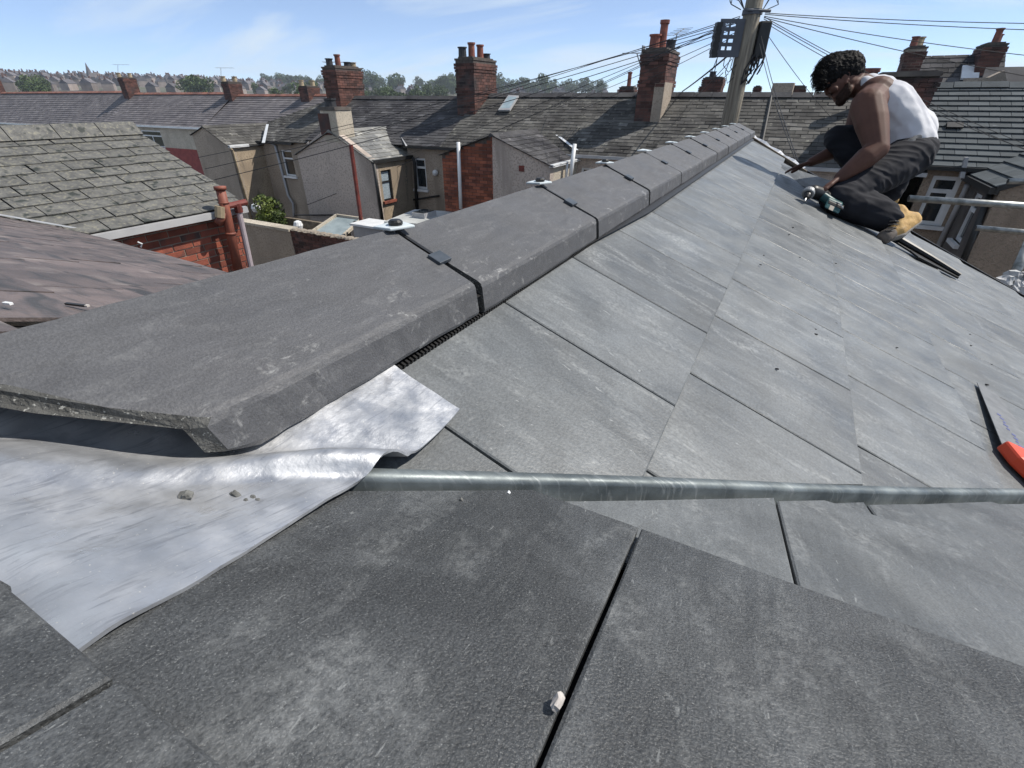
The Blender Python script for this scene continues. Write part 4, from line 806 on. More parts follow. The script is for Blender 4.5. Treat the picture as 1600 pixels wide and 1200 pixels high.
c3 = stack(h3, XP[2] - .0, RY - .45, .62, 1.2, ZR2 - 1.2, c3z, [(-.12, -.3, .34, .13, 'terracotta'), (.02, -.12, .68, .10, 'terracotta'), (.13, .3, .25, .12, 'black_pot')], band=.66)
b = MB(); b.bb((XP[2] + .10, RY - 1.075, ZR2 - 1.1), (XP[2] + .345, RY - .2, c3z - .62)); b.build('render_patch', 'render_grey', c3)
aerial(h3, lz(1004, 115, RY - .7), lz(995, 83, RY - .7), dirv=Vector((-.9, -.3, 0)), n=7, L=.5, el=.2); aerial(h3, lz(1053, 80, RY + .1), lz(1058, 52, RY + .1), dirv=Vector((.2, .9, .3)), n=5, L=.6, el=.3)
# ---- fourth house (behind pole and man)
h4 = thing('terraced_house', (0, WY, GZ), 'back terrace house with worn slates seen behind the pole and the kneeling man', 'house', 'back terrace houses')
xa, xb = XP[2], XP[3] + .2
F4, l4 = mainroof(h4, None, xa, xb, 'old_slate', ZE, ZR2, tl=.32)
wall('rear_wall', 'pebble_dash', h4, (xa, WY, GZ), (1, 0, 0), xb - xa, ZE - GZ - .01, n=(0, -1, 0)); gutterx(h4, xa, xb, EY, ZE, 'grey_upvc')
b = MB(); b.tube([plane(1205, 150, F4.n, F4.n.dot(F4.o) + .03), plane(1187, 240, F4.n, F4.n.dot(F4.o) + .03)], .03, 5); b.build('party_line', 'black_iron', h4)
c4 = stack(h4, lz(1418, 150, 13.6).x, 13.6, .70, .8, ZE + .2, lz(1425, 120, 13.6).z, [], corb=2)
b = MB(); q = lz(1432, 118, 13.6); b.bb((q.x - .62, 13.1, q.z - .03), (q.x + .32, 14.1, q.z + .05)); b.build('flat_cap', 'render_dark', c4)
for px in (1354, 1360): p = MB(); v = lz(px, 124, 14.4); p.lathe((v.x, v.y, v.z - .1), [(.1, -.5), (.1, .22), (.13, .23), (.13, .3), (.09, .3)], 10); p.build('chimney_pot', 'terracotta_old', h4)
# ---- house on the right with the new grey roof
h5 = thing('terraced_house', (4.5, WY, GZ), 'right-hand house with smooth grey tiled roof, white window and brown pebble dash', 'house', 'back terrace houses')
xa, xb = XP[3], 9.5; ZR5, ZE5 = lz(1520, 134, RY).z, lz(1500, 262, EY).z
F5, l5 = mainroof(h5, None, xa, xb, 'grey_tile', ZE5, ZR5, w=.335, g=.178, objects=True, ridge='grey_tile')
v = plane(1492, 196, F5.n, F5.n.dot(F5.o) + .05); b = MB(); b.box(v, (.26, .16, .04), Matrix((F5.u, F5.v, F5.n)).transposed()); b.build('vent_tile', 'black_plastic', h5)
wx5 = xa - .2
def wy(px, py): v = lz(px, py, WY); return v.x - wx5, v.z - GZ
# main window: keep it upright and true: bottom-left and top-right corners
u0, v0 = wy(1427, 350); u1, _ = wy(1470, 356); _, v1 = wy(1455, 274)
win5 = (u0, u1, v0, v1)
wall('rear_wall', 'pebble_dash_brown', h5, (wx5, WY, GZ), (1, 0, 0), xb - wx5, ZE5 - GZ, [win5], n=(0, -1, 0)); window(h5, (wx5, WY, GZ), (1, 0, 0), (0, -1, 0), win5, bars=('t', .70, .80), fw=.075)
gutterx(h5, xa - .1, xb, EY - .02, ZE5 + .01, 'black_iron')
# its wing: slope facing left, eaves running towards us
ex5 = lz(1521, 268, EY).x; cn = atX(1560, 291, ex5); gy5 = cn.y
ze5 = cn.z; xr5 = ex5 + 2.4; zr5 = ze5 + 2.4 * .50
v = Vector((ex5 - xr5, 0, ze5 - zr5)); Fr = Frame((xr5, gy5 - .05, zr5), (0, 1, 0), v); lr = v.length
b = MB(); b.add([Fr.P(0, 0, -.02), Fr.P(WY + 2 - gy5, 0, -.02), Fr.P(WY - gy5 + .3, lr, -.02), Fr.P(0, lr, -.02)], [(0, 1, 2, 3)]); wd5 = b.build('wing_roof', 'underlay', h5)
lay(Fr, rows_for(0, lr + .04, .25, .335, 0, WY - gy5 + 2.0), .335, 'tile', 'grey_tile', wd5, gap=.004, th=.02, lift=.03, over=.02, poly=[(0, 0), (WY + 2.0 - gy5, 0), (WY - gy5 + .15, lr + .04), (0, lr + .04)])
b = MB(); A_, B_ = lz(1546, 260, WY - .05), Vector((xr5, WY + 2.1, zr5 + .06)); dq = Vector((.05, -.05, .03)); A2 = Vector((ex5 + .05, WY + .0, ze5 + .1))
b.add([A2, A2 + Vector((.12, 0, .05)), B_ + Vector((.12, 0, .02)), B_], [(0, 1, 2, 3)]); b.build('valley_mortar', 'render_cream', wd5)
b = MB(); b.bb((ex5 - .10, gy5 - .05, ze5 - .12), (ex5 + .03, WY, ze5 - .02)); b.build('gutter', 'black_iron', h5)
b = MB(); b.prism([(ex5 + .06, gy5 + .03, GZ), (ex5 + .06, gy5 + .03, ze5 - .05), (xr5, gy5 + .03, zr5 - .04), (xr5 + 2, gy5 + .03, ze5), (xr5 + 2, gy5 + .03, GZ)], (0, .2, 0)); b.build('gable_wall', 'pebble_dash_brown', h5)
b = MB(); b.prism([(ex5 - .02, gy5 - .06, ze5 - .09), (ex5 - .02, gy5 - .06, ze5 - .0), (xr5, gy5 - .06, zr5 + .0), (xr5, gy5 - .06, zr5 - .10)], (0, .08, 0)); b.build('verge_board', 'black_iron', h5)
sw = (atX(1490, 385, ex5 + .06), atX(1524, 292, ex5 + .06)); ya_, yb_ = sorted((atX(1503, 375, ex5 + .06).y, atX(1515, 318, ex5 + .06).y)); 
yc = .5 * (gy5 + WY) + .1
hsd = (yc - .25 - gy5 - .23, yc + .25 - gy5 - .23, atX(1492, 376, ex5 + .06).z - GZ, atX(1518, 296, ex5 + .06).z - GZ)
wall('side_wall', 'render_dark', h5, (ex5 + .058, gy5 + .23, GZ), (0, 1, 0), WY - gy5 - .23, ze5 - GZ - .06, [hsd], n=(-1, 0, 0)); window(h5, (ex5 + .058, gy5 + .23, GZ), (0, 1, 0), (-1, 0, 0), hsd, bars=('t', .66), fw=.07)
pipe(h5, [lz(1512, 288, WY - .12), lz(1508, 298, WY - .1), lz(1444, 430, WY - .1)], .05, 'grey_upvc'); pipe(h5, [atX(1548, 300, ex5 - .0), atX(1500, 420, ex5 - .0)], .05, 'black_iron')
b = MB(); b.prism([lz(1499, 278, WY - .22), lz(1507, 279, WY - .22), lz(1514, 246, WY - .22), lz(1508, 246, WY - .22)], (0, .1, 0)); b.build('rainwater_head', 'grey_upvc', h5)
# ================================================================== tall houses behind the grey roof
tb = thing('tall_house', (6, 24, GZ), 'tall slate roofed house behind the grey roof, with two leaning-looking chimneys', 'house')
TY = 24.0
a, b_ = lz(1437, 88, TY), lz(1535, 84, TY); c = lz(1400, 140, TY - 3.5); Ft = Frame((0, TY, a.z), (1, 0, 0), (0, -3.4, -2.5)); lt = math.hypot(3.4, 2.5)
b = MB(); b.add([Ft.P(a.x - .5, 0, -.02), Ft.P(b_.x + .6, 0, -.02), Ft.P(b_.x + .6, lt, -.02), Ft.P(a.x - .5, lt, -.02)], [(0, 1, 2, 3)]); b.bb((a.x - .4, TY - 3.2, GZ), (b_.x + .5, TY + 3.2, a.z - 2.6)); b.build('wall', 'pebble_dash', tb)
lay(Ft, rows_for(0, lt, .24, .34, a.x - .5, b_.x + .6), .34, 'slate_courses', 'old_slate_dark', tb, gap=.01, th=.01, lift=.02, joined=True, tl=.5, poly=[(a.x - .5, 0), (b_.x + .6, 0), (b_.x + .6, lt), (a.x - .5, lt)], jit=.02)
stack(tb, lz(1424, 95, TY - 1.0).x, TY - 1.0, .50, 1.0, a.z - 2.0, lz(1428, 78, TY - 1).z, [(-.14, -.35, .30, .10, 'terracotta_old'), (.02, -.05, .30, .10, 'buff_pot'), (.1, .3, .34, .10, 'buff_pot')], bed='render_grey')
stack(tb, b_.x + .1, TY - .3, .55, 1.1, a.z - 1.6, lz(1550, 73, TY - .3).z, [(.0, -.2, .45, .10, 'terracotta_old'), (.12, .2, .3, .10, 'terracotta_old')])
q = plane(1516, 113, Ft.n, Ft.n.dot(Ft.o) + .06); b = MB(); b.box(q, (.45, .62, .06), Matrix((Ft.u, Ft.v, Ft.n)).transposed()); b.build('rooflight', 'white_upvc', tb)
tb2 = thing('rear_house', (9, 21, GZ), 'low slate roof at the right edge beside the tall house, partly rendered', 'house')
p = lz(1600, 104, 21); b = MB(); b.prism([(lz(1535, 118, 21).x, 21, p.z), (p.x + 3, 21, p.z), (p.x + 3, 17.5, p.z - 2.2), (lz(1520, 133, 19).x, 17.5, p.z - 2.2)], (0, 0, -.1)); b.build('roof', 'old_slate_dark', tb2)
b = MB(); b.bb((lz(1520, 133, 19).x + .3, 17.8, GZ), (p.x + 3, 24, p.z - 2.2)); b.build('wall', 'render_grey', tb2)
b = MB(); b.prism([lz(1512, 122, 18.2), lz(1546, 121, 18.2), lz(1570, 110, 18.2), lz(1575, 134, 18.2), lz(1508, 134, 18.2)], (0, .4, 0)); b.build('parapet', 'render_grey', tb2)
# ================================================================== roofs glimpsed over the terrace ridge
def far_roof_house(px0, px1, py, y, label, stacks, m='haze_slate'):
    a, c = lz(px0, py, y), lz(px1, py, y); t_ = thing('rear_house', ((a.x + c.x) / 2, y, GZ), label, 'house')
    b = MB(); b.prism([(a.x, y, a.z), (a.x, y - 3, a.z - 2.1), (a.x, y + 3, a.z - 2.1)], (c.x - a.x, 0, 0)); b.build('roof', 'far_roof', t_); b = MB(); b.bb((a.x + .1, y - 2.8, GZ), (c.x - .1, y + 2.8, a.z - 2.05)); b.build('wall', 'far_wall', t_)
    for px, py_, w, d, pots in stacks: v = lz(px, py_, y); stack(t_, v.x, y, w, d, a.z - .5, v.z, pots)
    return t_
far_roof_house(955, 1010, 147, 27, 'distant roof with small red chimney left of the tall brick chimney', [(982, 138, .7, .7, [(0, 0, .7, .1, 'terracotta_old')])])
far_roof_house(1085, 1140, 148, 26, 'distant roof with banded stone chimney beside the pole', [(1103, 137, .45, .6, []), (1116, 124, .8, .8, [(-.1, 0, .25, .14, 'black_pot')])])
r5 = far_roof_house(1178, 1262, 147, 30, 'distant house with box dormer between the pole and the man', [(1243, 137, .9, .8, []), (1184, 137, .3, .5, [])])
b = MB(); b.bb((lz(1211, 130, 30).x, 28.5, lz(1211, 150, 30).z), (lz(1243, 130, 30).x, 30, lz(1211, 131, 30).z)); b.build('dormer', 'render_grey', r5)
# ================================================================== hazy terrace on the far left
LY, LR = 25.0, 28.2
lt_ = []
LXP = [atY(0, 150, LR).x, atY(212, 150, LR).x, atY(368, 150, LR).x, atY(487, 152, LR).x]
LZR = [0.62, .62, .5, .35]; 
def lhouse(x0, x1, zr, ze, label, windows=False, stk=None, red=False):
    t_ = thing('terraced_house', ((x0 + x1) / 2, LY, GZ), label, 'house', 'far left terrace houses'); F = Frame((0, LR, zr), (1, 0, 0), (0, LY - .2 - LR, ze - zr)); L = math.hypot(LR - LY + .2, zr - ze)
    b = MB(); b.add([F.P(x0, 0, -.02), F.P(x1, 0, -.02), F.P(x1, L, -.02), F.P(x0, L, -.02)], [(0, 1, 2, 3)]); b.add([(x0, LR, zr - .03), (x1, LR, zr - .03), (x1, LR + 3.2, ze), (x0, LR + 3.2, ze)], [(0, 1, 2, 3)]); rf = b.build('roof', 'underlay', t_)
    lay(F, rows_for(0.02, L, .26, .42, x0, x1), .42, 'slate_courses', 'haze_slate', rf, gap=.012, th=.012, lift=.03, over=.02, joined=True, tl=.16, poly=[(x0, 0), (x1, 0), (x1, L), (x0, L)], jit=.012, wj=.02)
    q = MB(); q.prism([(0, -.2, -.07), (0, 0, .08), (0, .2, -.07)], (.58, 0, 0)); rm_ = q.mesh('ridge_tile', 'red_ridge')
    for k in range(int((x1 - x0) / .6)): o = bpy.data.objects.new('ridge_tile', rm_); o.location = Vector((x0 + .6 * k, LR, zr + .03)) - WL[rf.name]; COL.objects.link(o); o.parent = rf
    holes = []
    if windows: 
        for pa, pb, pt, pbm in windows: holes.append((atY(pa, pt, LY).x - x0, atY(pb, pt, LY).x - x0, atY(pa, pbm, LY).z - GZ, atY(pa, pt, LY).z - GZ))
    wall('rear_wall', 'render_cream' if not red else 'render_grey', t_, (x0, LY, GZ), (1, 0, 0), x1 - x0, ze - GZ, holes, n=(0, -1, 0))
    for h in holes: window(t_, (x0, LY, GZ), (1, 0, 0), (0, -1, 0), h, bars=('t', .68, .5), fw=.09)
    b = MB(); b.bb((x0, LY - .012, GZ), (x1, LY - .004, atY(280, 232, LY).z)); b.build('lower_wall', 'red_paint_wall', t_)
    b = MB(); b.bb((x0, LY - .28, ze - .12), (x1, LY - .12, ze + .02)); b.build('gutter', 'white_upvc', t_)
    if stk: stack(t_, *stk[:7][:7]) if len(stk) == 7 else None
    return t_
ze = atY(260, 197, LY).z
zc = lambda px, py: atY(px, py, LR - .6).z
bp = [(-.1, -.5, .4, .17, 'buff_pot'), (.1, .3, .4, .17, 'buff_pot')]
lhouse(LXP[0] - 18, LXP[0] + 1, .66, ze - .5, 'far left terrace house at the left edge with red brick chimney', stk=(LXP[0] + .3, LR - .1, .85, 1.1, -.3, zc(5, 117), []))
lhouse(LXP[0] + 1, LXP[1], .64, ze - .35, 'far left terrace house with long slate roof and terracotta ridge', stk=(LXP[1] - .3, LR - .1, .85, 1.1, -.3, zc(200, 122), bp))
lhouse(LXP[1], LXP[2], .50, ze, 'far left terrace house with white casement window in cream wall', windows=[(219, 249, 203, 228)], stk=(LXP[2], LR - .1, .85, 1.1, -.3, zc(360, 129), bp))
lhouse(LXP[2], LXP[3] + 2, .36, ze, 'far left terrace house partly hidden by the tan outbuilding wing', windows=[(293, 306, 202, 213)] if False else False, stk=(LXP[3], LR - .1, .85, 1.1, -.3, zc(482, 136), bp), red=True)
for px, py, pt in [(185, 122, 101), (346, 128, 106)]:
    o = aerial(None, atY(px, py + 8, LR - .5), atY(px - 1, pt, LR - .5), n=5, L=1.3, el=.35); tag(o, 'television aerial above the far left terrace, ' + ('left one' if px < 200 else 'right one'), 'aerial')
# ================================================================== back yards
yw = thing('yard_wall', (-8, 7.5, GZ), 'back yard wall, rendered with white coping then old brick', 'wall')
YW = 7.5; a, b_, c = atY(380, 345, YW), atY(452, 358, YW), atY(560, 378, YW)
b = MB(); b.bb((a.x - 1, YW, GZ), (b_.x, YW + .22, b_.z - .06)); b.build('rendered_part', 'render_grey', yw); b = MB(); b.bb((a.x - 1, YW - .03, b_.z - .06), (b_.x, YW + .25, b_.z)); b.build('coping', 'render_cream', yw)
b = MB(); b.bb((b_.x + .002, YW + .02, GZ), (c.x + 3, YW + .2, b_.z - .03)); b.build('brick_core', 'soot_mortar', yw)
bricks('brickwork', 'chimney_brick', yw, (b_.x + .002, YW + .02, b_.z - 1.4), (1, 0, 0), (0, -1, 0), 5, 1.38, proud=.01, tl=.5)
b = MB()
for k in range(24): b.blob((b_.x + .1 + k * .21, YW + .1, b_.z - .02), (.13, .12, .04), k, .3, 8)
b.build('rough_coping', 'mortar', yw)
# leaning glazed lean-to and flat white roof
gl = thing('lean_to', atY(520, 365, 9.6), 'lean-to with pale glass roof between the yards', 'lean-to')
q = [atY(487, 366, 9.0), atY(526, 336, 10.2), atY(566, 343, 10.2), atY(534, 372, 9.0)]; q[0].z = q[3].z; q[1].z = q[2].z
b = MB(); b.prism(q, (0, 0, -.03)); b.build('glass_roof', 'roof_glass', gl)
b = MB()
for i in (0, 1, 2, 3): b.tube([q[i] + Vector((0, 0, .02)), q[(i + 1) % 4] + Vector((0, 0, .02))], .05, 4)
b.build('roof_bar', 'render_cream', gl)
b = MB(); b.prism([(p.x, p.y, GZ) for p in q], (0, 0, 2.2)); b.build('lower_wall', 'white_upvc', gl)
wr = thing('flat_roof', atY(650, 340, 10.0), 'pale flat roof with dark rooflight below the red brick gable', 'outbuilding')
z_ = atY(640, 335, 10.2).z; q = [atZ(600, 346, z_), atZ(648, 327, z_), atZ(720, 331, z_), atZ(690, 352, z_)]
b = MB(); b.prism(q, (0, 0, -2.4)); b.build('roof_slab', 'pale_felt', wr); v = atZ(663, 338, z_); b = MB(); b.bb(v - Vector((.2, .25, 0)), v + Vector((.2, .25, .12))); o = b.build('rooflight', 'grey_upvc', wr); b = MB(); b.bb(v - Vector((.17, .22, -.12)), v + Vector((.17, .22, .135))); b.build('pane', 'glass', o)
sh = thing('shed', atY(580, 358, 9.2), 'small white and green shed roof beside the red pole', 'shed')
v = atY(590, 352, 9.2); b = MB(); b.bb(v - Vector((.55, .3, 3)), v + Vector((.45, .3, 0))); b.build('wall', 'grey_upvc', sh); b = MB(); b.bb(v - Vector((.6, .35, 0)), v + Vector((.5, .35, .05))); b.build('roof', 'white_upvc', sh)
rp = MB(); a, b_ = atY(548, 226, 9.4), atY(566, 358, 9.4); rp.tube([a, b_, b_ - Vector((0, 0, 3))], .05, 8); o = rp.build('clothes_pole', 'rust_red', loc=(b_.x, b_.y, GZ)); tag(o, 'tall rusty red post standing in the yard in front of the grey gable', 'post')
rp = MB(); rp.tube([b_ + Vector((-.25, 0, .16)), b_ + Vector((-.05, 0, .02))], .05, 6); rp.tube([b_ + Vector((.0, -.02, .1)), b_ + Vector((.0, -.02, -.4))], .085, 8); rp.build('bracket', 'black_iron', o)
fp = MB(); v = atY(440, 326, 9.8); fp.bb((v.x - 1.2, 9.8, GZ), (v.x + 2.6, 9.9, v.z - .25)); tag(fp.build('yard_fence', 'weathered_wood', loc=(v.x, 9.8, GZ)), 'dark weathered timber fence in the yard behind the bush', 'fence')
for px, py in [(466, 352), (400, 325)]: v = atY(px, py, 9.3); b = MB(); b.lathe(v, [(.02, -.12), (.1, -.1), (.13, 0), (.1, .1), (.03, .13)], 12); tag(b.build('vent_cowl', 'white_upvc', loc=v), 'round white vent cowl ' + ('low in the yard beside the timber fence' if px > 450 else 'left of the green bush'), 'vent')
# leafy crown helper
def leaves(mb, c, r, n, size, seed, flat=1.0):
    g_ = random.Random(seed); c = Vector(c); lobes = [(Vector((g_.gauss(0, .42), g_.gauss(0, .42), g_.gauss(0.05, .38))), g_.uniform(.32, .55)) for _ in range(11)]
    for _ in range(n):
        l, q = g_.choice(lobes); d = Vector((g_.gauss(0, 1), g_.gauss(0, 1), g_.gauss(0, 1))).normalized() * q * g_.uniform(.7, 1.05); p = l + d; p = c + Vector((p.x * r, p.y * r, p.z * r * flat))
        a = Vector((g_.gauss(0, 1), g_.gauss(0, 1), g_.gauss(0, 1))).normalized(); b = a.orthogonal().normalized(); s = size * g_.uniform(.6, 1.4); e = a.cross(b)
        mb.add([p + b * s, p + e * s * .6, p - b * s, p - e * s * .6], [(0, 1, 2, 3)])
v = atY(428, 334, 9.6); bu = thing('bush', (v.x, 9.6, GZ), 'bright green bush growing in the yard below the tan wall', 'bush')
b = MB(); leaves(b, v, .46, 3600, .040, 4, 1.25); b.build('crown', 'foliage', bu); b = MB(); b.tube([(v.x, 9.6, GZ), v], .05, 6); b.build('trunk', 'bark', bu)
# ================================================================== telegraph pole
PY = 9.0; pb, pt = atY(1148, 190, PY), atY(1183, -60, PY); px_ = (pb.x + pt.x) / 2
tp = thing('telegraph_pole', (px_, PY, GZ), 'weathered wooden telegraph pole with grey distribution boxes and many wires', 'pole')
b = MB(); b.tube([(px_, PY, GZ), (px_, PY, 0), (px_, PY, 3.2)], [.15, .125, .105], 14); b.build('pole', 'pole_wood', tp, smooth=True)
def pz(py): return atY(1165, py, PY).z
FR = -BK; fx = Vector((RX.x, RX.y, 0)).normalized(); fy = Vector((-fx.y, fx.x, 0)); prot = Matrix((fx, fy, Vector((0, 0, 1)))).transposed()
zt_, zb_ = pz(31), pz(90); hb = zt_ - zb_; ctr = Vector((px_, PY, (zt_ + zb_) / 2)) - fx * .27 - fy * .06; W_ = .34
b = MB()
ys = [-.5, -.31, -.21, -.11, -.01, .09, .19, .29, .39, .5]
for i in range(9):
    lo_, hi_ = ys[i] * hb, ys[i + 1] * hb
    if i in (1, 3, 5, 7):
        b.box(ctr + prot @ Vector((-.40 * W_, 0, (lo_ + hi_) / 2)), (.2 * W_, .03, hi_ - lo_), prot); b.box(ctr + prot @ Vector((.33 * W_, 0, (lo_ + hi_) / 2)), (.34 * W_, .03, hi_ - lo_), prot); b.box(ctr + prot @ Vector((-.09 * W_, 0, (lo_ + hi_) / 2)), (.06 * W_, .03, hi_ - lo_), prot)
    else: b.box(ctr + Vector((0, 0, (lo_ + hi_) / 2)), (W_, .03, hi_ - lo_), prot)
b.build('slotted_bracket', 'grey_box', tp)
b = MB(); c = Vector((px_, PY, (zt_ + zb_) / 2 - .02)) + fx * .19 + fy * .02; b.box(c, (.17, .26, hb * .98), prot); b.build('junction_box', 'black_plastic', tp, bevel=.02)
b = MB()
for k in range(9): b.box(ctr - fx * (.19 + .01 * (k % 2)) + Vector((0, 0, hb * (.35 - .1 * k))), (.08, .10, .055), prot)
b.build('connector_row', 'black_plastic', tp)
b = MB(); b.lathe((px_, PY, pz(20)), [(.135, -.03), (.135, .03)], 14); b.tube([Vector((px_, PY, pz(18))) - fx * .16 - fy * .12, Vector((px_, PY, pz(20))) + fx * .2 - fy * .12], .018, 6); b.build('clamp_ring', 'grey_box', tp)
g_ = random.Random(5)
b = MB()
for k in range(16): s = Vector((px_, PY, zb_ + .03)) + fx * g_.uniform(.09, .26) - fy * g_.uniform(.02, .16); e = s + Vector((0, 0, -g_.uniform(.15, .42))) - fx * g_.uniform(.02, .12); b.tube([s, (s + e) / 2 + fx * g_.uniform(-.05, .08), e, e + fx * g_.uniform(-.06, .06) + Vector((0, 0, .06))], .010, 5)
for k in range(5):
    s = ctr + Vector((0, 0, -hb / 2)) + fx * g_.uniform(-.14, .16); m_ = s + Vector((0, 0, -g_.uniform(.14, .32))) + fx * g_.uniform(0, .16); b.tube([s, s * .45 + m_ * .55 - fx * .05, m_, m_ + fx * .12 + Vector((0, 0, .12))], .006, 5)
for k in range(5):
    s = Vector((px_, PY, pz(16))) - fx * (.12 if k < 3 else -.14); sg = -1 if k < 3 else 1; b.tube([s, s + fx * sg * .10 + Vector((0, 0, .10 + .03 * k)), s + fx * sg * (.28 - .04 * k) + Vector((0, 0, .16)), s + fx * sg * .2 + Vector((0, 0, .06)), s + fx * sg * .05], .006, 5)
b.build('cable_loops', 'wire', tp, kind='stuff')
# wires
WG = 'overhead wires from the telegraph pole'
def wire(a, b, sag, label, r=.0048, n=14):
    a, b = Vector(a), Vector(b); pts = [a + (b - a) * (i / n) - Vector((0, 0, sag * 4 * (i / n) * (1 - i / n))) for i in range(n + 1)]; m_ = MB(); m_.tube(pts, r, 5); tag(m_.build('overhead_wire', 'wire', loc=a), label, 'wire', WG)
pl = Vector((px_, PY, 0)) - fx * .16; prr = Vector((px_, PY, 0)) + fx * .18
def onpole(py, left=True): v = (pl if left else prr).copy(); v.z = pz(py); return v
LW = ' black wire from the top running left from the pole over the roofs'; ORD = iter('first,third,fourth,fifth,sixth,seventh,lowest,second'.split(','))
for sp_, (ex_, ey_, yy), sg in [(26, (462, 238, 10.9), .06), (28, (700, 236, 12.5), .05), (30, (772, 206, 11), .04), (33, (640, 240, 12.5), .05), (36, (310, 246, 6), .08), (40, (320, 264, 5), .08), (44, (335, 281, 4.2), .08), (30, (520, 206, 11), .07)]: wire(onpole(sp_), lz(ex_, ey_, yy), sg, next(ORD) + LW)
for sp_, (ex_, ey_, yy), sg in [(50, (865, 170, 14.0), .04), (55, (905, 172, 13.9), .04)]: wire(onpole(sp_), lz(ex_, ey_, yy), sg, ('upper' if sp_ < 52 else 'lower') + ' black wire dropping left from the pole to the slate roof')
for sp_, ex_, ey_, r in [(80, 1066, 143, .014), (92, 1088, 150, .006)]: wire(onpole(sp_), lz(ex_, ey_, RY), .02, 'thick wire bundle' if r > .01 and False else ('thick grey wire sloping steeply down left of the pole' if r > .01 else 'thin wire sloping steeply down left of the pole'), r)
for sp_, (ex_, ey_, yy), sg, la in [(21, (1760, 38, 10), .03, 'topmost wire running right from the pole to the frame edge'), (23, (1760, 51, 10), .03, 'second wire from the top running right from the pole'), (26, (1760, 102, 10.5), .05, 'third wire from the top running right from the pole'), (28, (1760, 146, 10.5), .05, 'fourth wire from the top running right from the pole'),
        (27, (1700, 262, 12.4), .10, 'upper wire crossing the grey roof on the right'), (30, (1700, 272, 12.4), .10, 'middle wire crossing the grey roof on the right'), (34, (1600, 232, 12.5), .10, 'lower wire crossing the grey roof on the right'), (42, (1300, 185, 13.0), .04, 'wire running from the pole down behind the man\'s head')]: wire(onpole(sp_, False), lz(ex_, ey_, yy), sg, la)
for sp_, ex_, ey_ in [(52, 1247, 252), (64, 1243, 250)]: wire(onpole(sp_, False), atY(ex_, ey_, 5.4), .05, ('right' if sp_ < 60 else 'left') + ' thin wire of the pair dropping from pole to the man\'s hand', .004)
wire(lz(480, 320, 10.5), lz(655, 245, 12.4), .04, 'clothes line crossing the grey gable behind the red post', .008)
# ================================================================== scaffold tubes at the right
def scaf(a, b, label, r=.024):
    m_ = MB(); m_.tube([a, b], r, 14); d = (Vector(b) - Vector(a)).normalized(); o = m_.build('scaffold_tube', 'galvanised_tube', loc=a, smooth=True); tag(o, label, 'scaffold tube', 'scaffold tubes')
    e = MB(); e.tube([Vector(a) - d * .002, Vector(a) + d * .004], r * .82, 12); e.build('tube_end', 'black_iron', o)
scaf(atD(1420, 310, 3.6), atD(1700, 328, 3.3), 'upper long scaffold tube pointing left towards the boot')
scaf(atD(1525, 356, 4.2), atD(1700, 372, 3.9), 'lower scaffold tube in front of the brown pebble dash wall')
scaf(atD(1575, 283, 3.9), atD(1720, 284, 3.7), 'short scaffold tube end at the right edge above the others')
a, b_ = atD(1612, 370, 3.35), atD(1578, 445, 3.35); scaf(b_, a, 'slanting scaffold tube at the right edge with rag tied round it', .03)
b = MB(); 
for k in range(10): b.blob(b_ + (a - b_) * .03 + RX * (g_.uniform(-.06, .10)) + UP * g_.uniform(-.07, .05), (.05, .04, .04), k, .6, 10)
tag(b.build('rag', 'rag', loc=b_), 'crumpled pale rag tied round the scaffold at the roof edge', 'rag')
# ================================================================== far town on the hillside
def far_mesh(w, d, h, rh, ch, nm):
    m_ = MB(); m_.bb((-w / 2, -d / 2, -3), (w / 2, d / 2, h)); me = m_.mesh(nm, 'far_wall'); r = MB(); r.prism([(-w / 2 - .2, -d / 2 - .3, h), (-w / 2 - .2, 0, h + rh), (-w / 2 - .2, d / 2 + .3, h)], (w + .4, 0, 0)); c = MB()
    c.bb((-.5, -.6, h + rh - .8), (.5, .6, h + rh + 1.5)); return me, r.mesh('roof', 'far_roof'), c.mesh('chimney', 'far_brick'), [s * w / 2 for s in ch]
FM = [far_mesh(9, 8, 5.2, 3.4, (-1,), 'wall'), far_mesh(12, 8, 5.6, 3.6, (-1, 1), 'wall'), far_mesh(8, 7, 4.8, 3.0, (1,), 'wall'), far_mesh(15, 8, 5.4, 3.4, (-1, 0, 1), 'wall')]
g_ = random.Random(11); FL = 'distant house in the hillside town on the skyline'
def spot(px, d): az = az_px(px); return Vector((CAM.x + math.sin(az) * d, CAM.y + math.cos(az) * d, ground_at(az, d)))
nfar = 0
for d in (420, 500, 570, 640, 700, 760, 820, 870):
    px = -40.0
    while px < 1000:
        me = g_.choice(FM); px += g_.uniform(14, 26) * (1.0 if d > 500 else 1.5) * (1 if px < 420 else 1.5)
        if px > 560 and g_.random() < .45: continue
        dd = d + g_.uniform(-25, 25); p = spot(px, dd); t_ = thing('distant_house', p, FL, 'house', 'houses of the distant town'); t_.rotation_euler = (0, 0, R(-35) + g_.uniform(-.5, .5)); nfar += 1
        if nfar > 285: COL.objects.unlink(t_); break
        t_.scale = [g_.uniform(.62, .80)] * 3
        for m_, nm, dx_ in [(me[0], 'wall', 0), (me[1], 'roof', 0)] + [(me[2], 'chimney', q) for q in me[3]]: o = bpy.data.objects.new(nm, m_); COL.objects.link(o); o.parent = t_; o.location.x = dx_
p = spot(153, 640); ch = thing('church', p, 'distant church with a sharp dark spire on the left skyline', 'church'); z1 = atZ(147, 97, 0)
v = ray(145, 98); hd_ = math.hypot(v.x, v.y); tipz = CAM.z + v.z / hd_ * 640; 
b = MB(); b.bb(p - Vector((3.6, 3.6, 3)), p + Vector((3.6, 3.6, 0)) + Vector((0, 0, tipz - p.z - 21))); b.build('tower', 'far_wall', ch)
